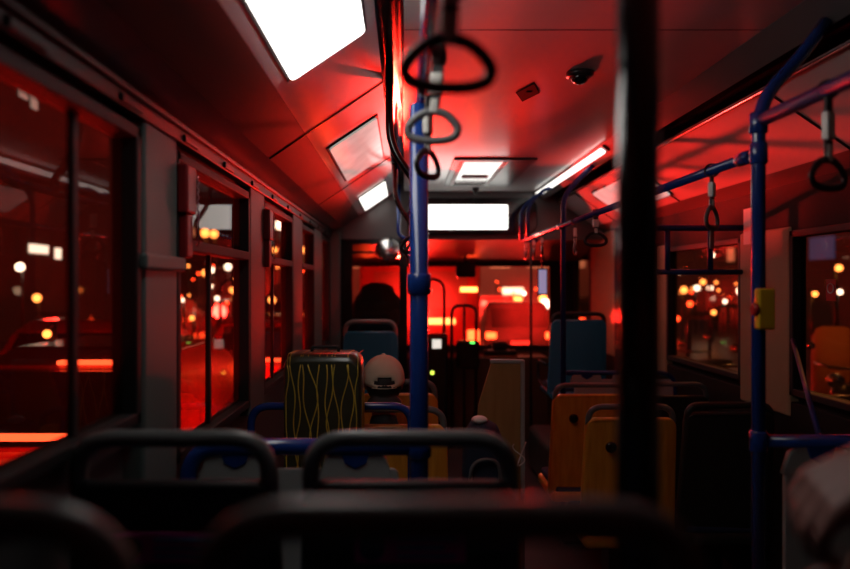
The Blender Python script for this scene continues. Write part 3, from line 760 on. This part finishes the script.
b = MB(); b.ball((0, .012, .775), .092, (.87, 1.0, .9)); b.limb([(-.045, -.05, .70), (.045, -.05, .70)], [.035, .035]); fuse(b.build('hair', M['hair'], o), .008, 2)
# cap: dome of six panels, strap with opening at the back, peak in front
b = MB()
nseg, nr = 36, 12
grid = []
for i in range(nr+1):
    t = i/nr; ph = t*math.pi*.54; row = []
    for k in range(nseg):
        a = 2*math.pi*k/nseg; rr = math.sin(ph); seam = 1 - .012*abs(math.cos(3*a))**14
        row.append(b.bm.verts.new((.092*rr*math.cos(a)*seam, .035+.109*rr*math.sin(a)*seam, .805+.100*math.cos(ph) - .022*rr*math.sin(-a)*(-1 if False else 1)*t)))
    grid.append(row)
for i in range(nr):
    for k in range(nseg):
        a = 2*math.pi*(k+.5)/nseg
        back = abs(((a - 1.5*math.pi) + math.pi) % (2*math.pi) - math.pi)
        if i in (9, 10) and back < .55 - (.14 if i == 9 else 0): continue      # half-moon opening
        f = b.bm.faces.new((grid[i][k], grid[i][(k+1) % nseg], grid[i+1][(k+1) % nseg], grid[i+1][k])) if i else None
        if i == 0: f = b.bm.faces.new((grid[0][k], grid[1][(k+1) % nseg], grid[1][k])) if False else None
        if f: f.smooth = True
top = b.bm.verts.new((0, .035, .906))
for k in range(nseg):
    f = b.bm.faces.new((top, grid[1][k], grid[1][(k+1) % nseg])); f.smooth = True
for v in grid[0]: b.bm.verts.remove(v)
b.ball((0, .035, .907), .008, (1, 1, .6), 10, 6)
cp = b.build('cap', M['cap'], o); sd = cp.modifiers.new('t', 'SOLIDIFY'); sd.thickness = .004; sd.offset = 1
b = MB(); b.slab([(-.075, .0), (.075, .0), (.07, .05), (.03, .085), (-.03, .085), (-.07, .05)], .005, .002, T=Matrix.Translation((0, .125, .80)) @ Matrix.Rotation(R(-100), 4, 'X') @ Matrix.Scale(-1, 4, (0, 0, 1))); b.build('cap_peak', M['cap'], cp)
b = MB(); b.tube([(.0905*math.sin(t), .035-.108*math.cos(t), .772) for t in [(-.62+1.24*k/14) for k in range(15)]], .0022, 6, ry=.0075); b.build('cap_strap', M['cap'], cp)

# passenger at the right edge: only the forearm and the hand on the seat handle show
o = thing('person', 'pale arm of a passenger at the right edge, hand gripping the black seat', 'person', (.95, .14, .585), 0)
b = MB(); seated_body(b)
wr = Vector((.582, .772, 1.305)) - Vector((.95, .14, .585))
HX = Vector((.500, .80, 1.240)) - Vector((.95, .14, .585))
arm(b, (-.19, -.0, .50), (-.17, .34, .67), wr, (-.35, -.25, .9), HX-wr, .75, -1, 1.15)
arm(b, (.19, -.02, .50), (.24, .12, .25), (.11, .34, .17), (0, 0, 1), (-.4, .8, -.1), .35, -1)
fuse(b.build('body', M['skin2'], o), .0062, 3)
b = MB()
b.ball((0, -.02, .28), .15, (1.10, .82, 1.2)); b.ball((0, -.02, .44), .163, (1.17, .78, .95)); b.ball((0, 0, .12), .15, (1.15, .9, .7)); b.limb([(-.16, -.02, .52), (.16, -.02, .52)], [.075, .075])
b.limb([(-.19, 0, .50), (-.18, .16, .58)], [.075, .068]); b.limb([(.19, -.02, .5), (.22, .06, .36)], [.075, .066])
fuse(b.build('shirt', M['jacket'], o), .011)
b = MB()
b.ball((0, 0, .085), .155, (1.14, .9, .75))
for sx in (-1, 1): b.limb([(sx*.09, .03, .07), (sx*.11, .42, .13)], [.095, .07]); b.limb([(sx*.11, .42, .13), (sx*.11, .495, -.16)], [.07, .055])
fuse(b.build('trousers', M['trousers'], o), .012)
b = MB(); b.ball((0, .015, .815), .096, (.88, 1.0, .95)); fuse(b.build('hair', M['hair'], o), .008, 2)

# ================================================================== CAB AND FRONT
o = thing('driver_seat', 'dark high backed driver seat seen through the cab window', 'seat', (-.25, 6.2, 0))
b = MB(); b.slab([(-.235, .5), (.235, .5), (.245, 1.0), (.235, 1.3), (.20, 1.38), (.165, 1.42), (.14, 1.48), (.06, 1.515), (-.06, 1.515), (-.14, 1.48), (-.165, 1.42), (-.20, 1.38), (-.235, 1.3), (-.245, 1.0)][::-1], .12, .04); b.build('backrest', M['blackmat'], o)
b = MB(); b.box(-.24, .24, .0, .45, .42, .54, .04, 4); b.build('seat_cushion', M['blackmat'], o)
b = MB(); b.box(-.15, .15, .05, .4, .0, .43, .03); b.build('pedestal', M['ringdark'], o)
o = thing('convex_mirror', 'round convex mirror over the cab window', 'mirror', (-.14, YF-.04, 1.80))
b = MB(); b.lathe([(.105, 0), (.11, .012), (.10, .02), (.06, .035), (.01, .042)], 28, T=Matrix.Rotation(R(78), 4, 'X')); b.build('mirror_face', M['chrome'], o)
b = MB(); b.tube([(0, .0, .0), (.0, .03, .05), (0, .045, .09)], .01, 10); b.build('bracket', M['blackmat'], o)
o = thing('interior_mirror', 'dark rear view mirror hanging at the top of the windscreen', 'mirror', (.615, 6.6, 1.755))
b = MB(); b.slab(rrect(-.1, .1, -.19, -.03, .025), .03, .008); b.build('mirror_body', M['black'], o)
b = MB(); b.tube([(0, .0, -.04), (0, .03, .0)], .012, 10); b.build('stem', M['blackmat'], o)
rail('hoop_rail', [(.12, 6.2, 0), (.12, 6.2, 1.545), (.375, 6.2, 1.545), (.375, 6.2, 0.0)], .016, M['blackmat'], 'dark hoop rail at the cab entrance, left of the ticket reader', 'rail', [], .16)
o = rail('reader_stand', [(.44, 6.1, 0), (.44, 6.1, 1.30), (.665, 6.1, 1.30), (.665, 6.1, 0)], .015, M['blackmat'], 'dark hoop stand holding the ticket reader with a green light', 'ticket reader', [], .08)
b = MB(); b.tube([(.115, 0, 1.29), (.115, 0, 0)], .012, 10); b.build('upright', M['blackmat'], o)
b = MB(); b.box(.04, .25, -.05, .05, .72, .98, .02, 3); rd = b.build('reader_box', M['black'], o)
b = MB(); b.box(.165, .205, -.056, -.048, .955, .972, .002); b.build('status_light', M['green'], rd)
o = thing('fare_machine', 'black fare machine with a small lit screen beside the cab', 'fare machine', (.27, 5.95, 0))
b = MB(); b.box(-.12, .12, -.1, .1, .0, 1.06, .03, 3); b.build('cabinet', M['black'], o)
b = MB(); b.box(-.02, .06, -.108, -.098, .93, 1.01, .003); b.build('screen', M['screen'], o)
b = MB(); b.lathe([(.018, 0), (.018, .006)], 16, T=Matrix.Translation((-.02, -.099, .715)) @ Matrix.Rotation(R(90), 4, 'X')); b.build('button_light', M['lime'], o)
o = thing('steering_column', 'low dark instrument pod on the dashboard under the windscreen', 'instrument pod', (.95, 6.55, .80))
b = MB(); b.box(-.16, .16, -.06, .06, .0, .05, .015); b.box(-.07, .07, -.04, .04, .05, .13, .02); b.build('pod', M['blackmat'], o)
b = MB(); b.tube([(.0+.13*math.cos(t*.4)-.01, 0, .05+.07*math.sin(t*.4)) for t in range(9)], .008, 8); b.build('lever', M['blackmat'], o)
o = thing('lilac_strip', 'narrow upright lilac paper strip right of the thin black pole', 'screen', (1.214, 5.80, 1.0))  # paper strip, its glow stands in for reflected light
b = MB(); b.box(-.045, .045, -.01, .02, .40, .64, .006); b.build('strip_back', M['blackmat'], o)
b = MB(); b.box(-.034, .034, -.013, -.009, .415, .625); b.build('display', M['lilac'], o)  # glowing face painted in for the reflection on the paper
b = MB(); b.tube([(0, .005, .62), (0, .005, .88)], .008, 8); b.build('stem', M['blackmat'], o)

# ================================================================== OUTSIDE
m = MB(); m.box(-60, 60, -20, 120, -.42, -.36)
tag(m.build('road', M['road']), 'wet dark road around the bus', 'road', None, 'structure')
GZ = -.36
def make_car(label, w=1.7, L=4.0, h=1.42, paint='car_red_glow', bar=None, group='cars in traffic'):
    o = thing('car', label, 'car', (0, 0, 0), 0, group)
    sd = [(0, .30), (.02, .62), (.10, .78), (.55, h-.12), (.85, h), (2.0, h), (2.75, .88), (L-.25, .74), (L, .55), (L, .25), (L-.1, .2), (.1, .2)]
    def side(b, prof, x0, x1, mi=0, tap=.0):
        a = [b.bm.verts.new((x0+tap*max(0, z-.8), y, z)) for y, z in prof]; c = [b.bm.verts.new((x1-tap*max(0, z-.8), y, z)) for y, z in prof]; n = len(prof)
        for k in range(n): b.bm.faces.new((a[k], a[(k+1) % n], c[(k+1) % n], c[k])).material_index = mi
        b.bm.faces.new(a[::-1]).material_index = mi; b.bm.faces.new(c).material_index = mi
    b = MB(); side(b, sd, -w/2, w/2, tap=.25)
    bmesh.ops.bevel(b.bm, geom=list(b.bm.edges), offset=.04, segments=2, affect='EDGES')
    b.build('body', M[paint], o)
    b = MB(); side(b, [(.13, .84), (.17, .83), (.57, h-.15), (.53, h-.14)], -w/2+.22, w/2-.22); b.build('rear_window', M['carglass'], o)
    for s in (-1, 1):
        b = MB(); x = s*(w/2-.0); side(b, [(.45, .86), (.85, h-.10), (1.95, h-.10), (2.5, .88)], x-.012-.03*s, x+.004-.03*s, tap=.0)
        for v in b.bm.verts: v.co.x -= s*.25*max(0, v.co.z-.8)
        b.build('side_window', M['carglass'], o)
        for y in (.75, L-.85):
            k = MB(); k.lathe([(.2, -.09), (.31, -.08), (.31, .08), (.2, .09)], 20, T=Matrix.Translation((s*(w/2-.09), y, .31)) @ Matrix.Rotation(R(90), 4, 'Y')); k.build('wheel', M['tyre'], o)
        if not bar:
            k = MB(); k.box(s*(w/2-.17)-.12, s*(w/2-.17)+.12, -.02, .06, .58, .72, .02); k.build('tail_light', M['tail'], o)
    if bar:
        k = MB(); k.box(bar[0], bar[1], -.025, .04, bar[2]-.018, bar[2]+.018, .008); k.build('tail_light', M['tailbar'], o)
    k = MB(); k.box(-.24, .24, -.012, .03, .42, .52, .004); k.build('number_plate', M['white'], o)
    k = MB(); k.box(-w/2+.03, w/2-.03, -.05, .08, .26, .42, .03); k.build('bumper', M['blackmat'], o)
    return o
# light bar heights come out of the road level
cB = make_car('car close beside the bus on the left with a low red light bar', 1.5, 3.7, 1.4, 'car_red_glow', bar=(-.70, .29, .57-GZ)); cB.location = (-2.3, 4.0, GZ)
k = MB(); k.box(-.10, .31, .56, .63, 1.30, 1.33, .008); k.build('brake_light', M['tailbar'], cB)
cA = make_car('car two lanes to the left with a short red light bar', 1.75, 4.2, 1.4, 'car_red_glow', bar=(.12, .76, .615-GZ)); cA.location = (-4.02, 7.5, GZ)
cC = make_car('car ahead of the one beside the bus on the left', 1.5, 3.9, 1.4, 'car_red_glow', bar=(-.05, .62, .51-GZ)); cC.location = (-1.95, 8.6, GZ)
cD = make_car('dark car with lit tail lamps ahead at the right of the windscreen view', 1.75, 4.2, 1.42, 'car_dark'); cD.location = (2.75, 15.5, GZ)
cE = make_car('red car with lit tail lamps farther ahead in the middle lane', 1.75, 4.2, 1.42, 'car_red_glow'); cE.location = (3.2, 23, GZ)
dup(cE, (-6.8, 17, GZ), 0, 'red car with lit tail lamps far out on the left lanes', 'cars in traffic')
dup(cD, (6.6, 22, GZ), 0, 'dark car with lit tail lamps seen through the right front windows', 'cars in traffic')
dup(cE, (-3.6, 21, GZ), 0, 'red car with lit tail lamps far ahead on the left', 'cars in traffic')
# van straight ahead
o = thing('van', 'tall van coloured glow red straight ahead in the windscreen with a glowing light bar', 'van', (.25, 10.2, GZ))
b = MB(); b.box(-.95, .95, 0, 4.8, .3, 2.35, .12, 4); b.build('body', M['car_red_glow'], o)
b = MB(); b.box(-.72, .72, -.012, .03, 1.5, 2.05, .01); b.build('rear_window', MATS.setdefault('vg', mat('van_rear_glass', (.30, .10, .09), .25)), o)  # pinkish base colour stands in for the red glow
b = MB(); b.box(-.05, .54, -.05, .02, .92-GZ-.04, .92-GZ+.05, .02); b.build('light_bar', emis('light_bar', (1.0, .22, .05), 9), o)
for s in (-1, 1):
    b = MB(); b.box(s*.82-.09, s*.82+.09, -.03, .05, .75, 1.15, .02); b.build('tail_light', M['tail'], o)
    for y in (.9, 3.9):
        b = MB(); b.lathe([(.22, -.1), (.34, -.09), (.34, .09), (.22, .1)], 20, T=Matrix.Translation((s*.85, y, .34)) @ Matrix.Rotation(R(90), 4, 'Y')); b.build('wheel', M['tyre'], o)
b = MB(); b.box(.62, .88, -.03, .03, 1.74, 1.81, .01); b.build('beacon', M['amber'], o)
b = MB(); b.box(-.25, .25, -.015, .02, .5, .61, .004); b.build('number_plate', M['white'], o)
# motorcycles parked to the right
def motorcycle(label, x, y, rz):
    o = thing('motorcycle', label, 'motorcycle', (x, y, GZ), rz, 'parked motorcycles')
    for yy in (-.62, .62):
        b = MB(); b.lathe([(.2, -.04), (.29, -.045), (.31, 0), (.29, .045), (.2, .04)], 22, T=Matrix.Translation((0, yy, .31)) @ Matrix.Rotation(R(90), 4, 'Y')); b.build('wheel', M['tyre'], o)
    b = MB(); b.limb([(0, -.45, .72), (0, 0, .66), (0, .3, .72)], [.1, .14, .13]); b.limb([(0, .3, .72), (0, .62, .32)], [.06, .04]); b.limb([(0, -.2, .5), (0, .2, .45)], [.15, .16]); fuse(b.build('body', M['car_dark'], o), .02)
    b = MB(); b.box(-.12, .12, -.6, .0, .74, .84, .04, 3); b.build('seat', M['blackmat'], o)
    b = MB(); b.tube(rpath([(-.34, .2, 1.02), (-.15, .32, 1.0), (.15, .32, 1.0), (.34, .2, 1.02)], .05), .016, 8); b.build('handlebar', M['metal'], o)
    b = MB(); b.ball((0, .45, .88), .085, (1, .6, 1), 14, 10); b.build('headlight', M['chrome'], o)
    for s in (-1, 1):
        b = MB(); b.ball((s*.36, .26, 1.2), .05, (1.3, .4, .9), 12, 8); b.build('mirror', M['chrome'], o)
    return o
mo = motorcycle('parked motorcycle outside the right window, nearest', 3.45, 5.3, R(115))
for (x, y, a, lab) in ((4.75, 6.9, 120, 'parked motorcycle outside the right windows, second in the row'), (3.5, 7.2, 112, 'parked motorcycle outside the right windows, third in the row'), (3.85, 8.7, 118, 'parked motorcycle outside the right windows, farthest in the row')):
    dup(mo, (x, y, GZ), R(a), lab, 'parked motorcycles')
# orange sheet over goods on the pavement
m = MB(); m.slab([(-.45, 0), (.45, 0), (.48, .5), (.25, .95), (-.2, 1.0), (-.42, .6)], .5, .12)
ob = tag(m.build('orange_cover', mat('orange_sheet', (.55, .17, .04), .7, bump=.4, scale=8)), 'orange covered heap outside the right window beyond the motorcycles', 'cover'); ob.location = (6.0, 9.25, GZ); ob.scale = (1, 1, 1.28); ob.rotation_euler = (0, 0, R(60))
# street lamps and lit fronts: the blurred dots of light
def lamp_post(label, px, py, Y, kind='whitelamp', rad=.09, group='street lamps'):
    p = at(px, py, Y)
    o = thing('street_lamp', label, 'street lamp', (p.x, p.y, GZ), 0, group)
    h = p.z-GZ
    b = MB(); b.tube([(0, .12, 0), (0, .12, h+.12)], .035, 8); b.build('post', M['ringdark'], o)
    b = MB(); b.ball((0, 0, h), rad, (1, 1, 1), 14, 10); b.build('lamp_head', M[kind], o)
    b = MB(); b.tube([(0, .12, h+.1), (0, 0, h+rad*.9)], .018, 8); b.build('arm', M['ringdark'], o)
    return o
dots_left = [(20, 267, 17, 'whitelamp', .11, 'large pale round street lamp at the left edge of the first left window'), (37, 298, 20, 'amber', .12, 'amber lamp low at the far left of the first left window'), (47, 334, 6.5, 'amber', .04, 'small low amber lamp in the first left window'),
  (205, 233, 22, 'amber', .14, 'left one of two amber lamps under the sliding pane of the second left window'), (214, 234, 22.5, 'amber', .13, 'right one of two amber lamps under the sliding pane of the second left window'),
  (228, 267, 26, 'whitelamp', .13, 'white lamp in the second left window below the transom'), (205, 273, 24, 'amber', .12, 'amber lamp in the second left window left of the white one'), (212, 270, 25, 'whitelamp', .1, 'small white lamp amid amber ones in the second left window'),
    (175, 362, 8, 'amber', .03, 'tiny lamp beside the first grey pillar'),
  (244, 249, 28, 'whitelamp', .17, 'white lamp at the right end of the sliding pane'), (280, 225, 30, 'whitelamp', .22, 'white lamp high in the third left window'),  (325, 322, 16, 'tail', .12, 'red lamp in the narrow window before the cab wall'), (304, 250, 34, 'amber', .15, 'amber lamp in the fourth left window')]
dots_left += [(272, 300, 20, 'amber', .11, 'amber lamp in the middle of the third left window'), (297, 330, 18, 'tail', .1, 'red lamp low in the fourth left window'), (192, 318, 14, 'amber', .05, 'small amber lamp in the middle of the second left window'), (223, 330, 13, 'tail', .05, 'small red lamp in the middle of the second left window'), (182, 300, 16, 'whitelamp', .05, 'small white lamp by the first grey pillar'), (275, 250, 26, 'amber', .1, 'amber lamp just over the transom of the third left window'), (232, 290, 24, 'amber', .09, 'amber lamp right of the mullion in the second left window')]
for px, py, Y, kd, rd, lab in dots_left: lamp_post(lab, px, py, Y, kd, rd)
dots_front = [(476, 297, 30, 'amber', .13, 'amber lamp left of the van top seen in the windscreen'), (510, 303, 26, 'amber', .14, 'amber lamp low in the middle of the windscreen'), (513, 299, 40, 'amber', .2, 'amber lamp right of middle in the windscreen'),
  (519, 300, 36, 'amber', .17, 'amber lamp right of its twin in the windscreen'), (545, 305, 24, 'whitelamp', .2, 'white lamp at the right end of the windscreen'), (543, 299, 30, 'amber', .17, 'amber lamp above the white one at the right end of the windscreen')]
for px, py, Y, kd, rd, lab in dots_front: lamp_post(lab, px, py, Y, kd, rd)
dots_right = [(684, 290, 20, 'amber', .1, 'amber lamp at the left of the right window'), (697, 288, 24, 'whitelamp', .1, 'white lamp second from left in the right window'), (703, 282, 26, 'amber', .1, 'small amber lamp third in the right window'), (710, 288, 25, 'whitelamp', .1, 'white lamp fourth in the right window'),
  (741, 291, 18, 'whitelamp', .11, 'white lamp just left of the yellow button box'), (712, 205+50, 16, 'whitelamp', .06, 'white lamp seen within the blue guard frame'), (690, 304, 15, 'tail', .06, 'red lamp low in the right window'), (839, 268, 14, 'amber', .07, 'amber lamp at the right edge of the photo'), (815, 294, 15, 'amber', .06, 'amber lamp left of the stop sticker'), (840, 292, 16, 'whitelamp', .06, 'white lamp right of the stop sticker'), (620, 322, 12, 'tail', .12, 'red lamp seen left of the thick dark pole')]
for px, py, Y, kd, rd, lab in dots_right: lamp_post(lab, px, py, Y, kd, rd)
rnd = random.Random(29); spots = [o_.location.xy.copy() for o_ in C.objects if o_.name.startswith('street_lamp')] + [Vector((5.28, 32)), Vector((4.9, 32)), Vector((5.65, 32))]
def scatter(n, x0, x1, y0, y1, Y0, Y1, label, group):
    for k in range(n):
        while True:
            px, py, Y = rnd.uniform(x0, x1), rnd.uniform(y0, y1), rnd.uniform(Y0, Y1); X = (px-VX)/F*Y
            if not any(abs(X-cx) < 1.2 and cy-.4 < Y < cy+5 for cx, cy in ((2.75, 15.5), (3.2, 23), (-6.8, 17), (6.6, 22), (-3.6, 21), (-4.02, 7.5), (-1.95, 8.6))) and all((q_-Vector((X, Y))).length > .5 for q_ in spots): break
        spots.append(Vector((X, Y)))
        lamp_post(label, px, py, Y, rnd.choice(['amber', 'amber', 'whitelamp', 'tail', 'tail']), rnd.uniform(.035, .075), group)
scatter(15, 180, 240, 258, 310, 18, 30, 'tiny distant lamp, one of the scattered dots in the second left window', 'distant lamps in the second left window')
scatter(9, 264, 322, 252, 316, 18, 30, 'tiny distant lamp, one of the dots in the third and fourth left windows', 'distant lamps in the farther left windows')
scatter(10, 488, 546, 280, 325, 26, 42, 'small distant lamp, one of the dots right of the van in the windscreen', 'distant lamps in the windscreen')
scatter(8, 676, 738, 278, 330, 18, 28, 'tiny distant lamp, one of the scattered dots in the right window by the guard frame', 'distant lamps in the right window')
# buildings
def building(label, x0, x1, y0, y1, h, mm, wins, name='building'):
    o = thing(name, label, 'building', ((x0+x1)/2, y0, GZ))
    b = MB(); b.box(-(x1-x0)/2, (x1-x0)/2, 0, y1-y0, 0, h); b.box(-(x1-x0)/2-.1, (x1-x0)/2+.1, -.15, y1-y0+.1, h, h+.3); b.build('walls', M[mm], o)
    for (a, c, e, f, face, mt) in wins:
        k = MB()
        if face == 'y': k.box(a, c, -.05, .02, e, f)
        else:
            X = (x1-x0)/2*(1 if face == '+x' else -1); k.box(X-.04, X+.04, a, c, e, f)
        k.build('lit_window', M[mt], o)
    return o
w1 = [(-9+i*2.6, -7.6+i*2.6, 3.0, 4.0, 'y', 'warmwin') for i in range(8)] + [(-9+i*2.6, -7.6+i*2.6, 6.0, 7.0, 'y', 'warmwin') for i in range(8)]
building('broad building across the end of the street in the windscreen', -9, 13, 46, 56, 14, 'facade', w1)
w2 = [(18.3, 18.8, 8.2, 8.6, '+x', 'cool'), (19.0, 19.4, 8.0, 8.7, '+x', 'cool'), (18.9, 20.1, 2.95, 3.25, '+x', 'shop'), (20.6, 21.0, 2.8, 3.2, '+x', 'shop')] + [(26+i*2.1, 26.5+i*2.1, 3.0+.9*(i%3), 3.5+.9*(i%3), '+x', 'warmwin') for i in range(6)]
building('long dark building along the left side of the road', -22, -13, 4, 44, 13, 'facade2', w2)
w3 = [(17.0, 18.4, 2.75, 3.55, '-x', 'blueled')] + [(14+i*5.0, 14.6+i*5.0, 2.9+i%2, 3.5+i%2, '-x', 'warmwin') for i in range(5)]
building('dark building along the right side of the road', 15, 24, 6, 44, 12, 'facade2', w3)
# white shop sign in front
p = at(513, 291, 32)
o = thing('lit_sign', 'long white lit sign in the middle of the windscreen view', 'sign', (p.x, 32, GZ))
h = p.z-GZ
b = MB(); b.box(-.5, .5, -.06, .06, h-.16, h+.16, .03); b.build('sign_face', emis('sign_face', (1, .78, .5), 3), o)
b = MB(); b.tube([(0, .1, 0), (0, .1, h)], .05, 8); b.build('post', M['ringdark'], o)

# ================================================================== LIGHT
def light(kind, name, loc, energy, col, size=.2, target=None, sy=None, angle=None, blend=.6):
    l = bpy.data.lights.new(name, kind); l.energy = energy; l.color = col
    if kind == 'AREA':
        l.size = size
        if sy: l.shape = 'RECTANGLE'; l.size_y = sy
    else: l.shadow_soft_size = size
    if kind == 'SPOT': l.spot_size = R(angle or 60); l.spot_blend = blend
    o = bpy.data.objects.new(name, l); C.objects.link(o); o.location = loc
    if target is not None: o.rotation_euler = (Vector(target)-Vector(loc)).to_track_quat('-Z', 'Y').to_euler()
    return o
RED = (1.0, .018, .012)
# red lamps in place of brake lights, many added where no vehicle stands
light('SPOT', 'brake_light_van', (-.15, 9.9, .5), 7500, RED, .1, (.20, 3.7, 2.3), angle=12, blend=1)
light('SPOT', 'red_fill_left_panel', (2.4, 9.3, .5), 3600, RED, .12, (-.22, 3.7, 2.2), angle=13, blend=1)  # added spot reddening the left panel; no car in this lane
light('SPOT', 'red_fill_right_panel', (-1.0, 9.8, .6), 11000, RED, .1, (1.45, 3.7, 2.16), angle=10.5, blend=1)  # added spot for the red on the right panel
light('SPOT', 'red_fill_right_panel_front', (-.6, 8.4, .55), 2600, RED, .08, (1.48, 5.0, 2.1), angle=15, blend=1)  # added nearer spot, reddens the front of the right panel
light('SPOT', 'red_fill_soffit', (-1.5, 1.5, .75), 26, RED, .06, (-.6, 1.2, 1.97), angle=55, blend=1)  # added spot outside the window for the red soffit patch
light('SPOT', 'red_fill_soffit_second', (-1.5, 2.7, .75), 20, RED, .06, (-.6, 2.6, 1.97), angle=55, blend=1)  # added likewise for the soffit farther ahead
light('SPOT', 'red_fill_van_back', (.3, 8.6, .9), 160, RED, .15, (.3, 11, 1.1), angle=120, blend=1)  # added spot facing forward to redden the van's back
light('POINT', 'brake_glow_left_near', (-1.9, 3.5, .5), 40, RED, .1)
light('POINT', 'red_fill_left_between', (-1.08, 5.0, .3), 45, RED, .06)  # added point between bus and car, reddens the car's side
light('POINT', 'red_fill_left_mid', (-1.08, 2.9, .3), 55, RED, .06)  # added point reddening the soffit and panes from below
light('POINT', 'red_fill_left_rear', (-1.15, 1.2, .3), 14, RED, .06)  # added point for red in the first left window
light('POINT', 'red_fill_left_side', (-1.35, 2.0, .2), 4, RED, .1)  # added weak point, red fading up the glass
light('POINT', 'brake_glow_left_far', (-3.2, 6.6, .7), 90, RED, .1)
light('POINT', 'brake_glow_left_ahead', (-2.1, 8.2, .6), 90, RED, .1)
light('POINT', 'brake_glow_ahead', (2.7, 14.5, .9), 350, RED, .15)
light('POINT', 'brake_glow_far', (2.0, 22.0, 1.0), 4000, RED, .15)
light('POINT', 'brake_glow_left_distance', (-8.0, 15.0, 1.2), 180, RED, .15)
light('POINT', 'red_fill_front', (4.0, 36.0, 8.0), 2800, (1.0, .20, .13), .2)  # added reddish fill for the view ahead; no lamp stands here
light('POINT', 'sodium_right', (5.0, 7.0, 4.6), 260, (1.0, .36, .09), .2)
light('POINT', 'sodium_left', (-9.0, 12.0, 5.0), 30, (1.0, .25, .10), .2)
w = bpy.data.worlds.new('night'); bpy.context.scene.world = w; w.use_nodes = True
w.node_tree.nodes['Background'].inputs[0].default_value = (.012, .006, .006, 1); w.node_tree.nodes['Background'].inputs[1].default_value = .35

# ================================================================== CAMERA
cam = bpy.data.cameras.new('camera'); co = bpy.data.objects.new('camera', cam); C.objects.link(co)
co.location = (0, 0, EYE); co.rotation_euler = (R(90), 0, 0)
cam.sensor_width = 36; cam.lens = 36*F/850
cam.shift_x = (425-VX)/850; cam.shift_y = (VY-284.5)/850
cam.clip_start = .02; cam.clip_end = 300
cam.dof.use_dof = True; cam.dof.focus_distance = 2.7; cam.dof.aperture_fstop = 1.3
sc = bpy.context.scene; sc.camera = co
sc.view_settings.view_transform = 'Standard'; sc.view_settings.look = 'None'; sc.view_settings.exposure = 0; sc.view_settings.gamma = 1
sc.view_settings.use_curve_mapping = False
sc.cycles.max_bounces = 8; sc.cycles.diffuse_bounces = 3; sc.cycles.transparent_max_bounces = 16; sc.cycles.caustics_reflective = False; sc.cycles.caustics_refractive = False
sc.cycles.sample_clamp_indirect = 4
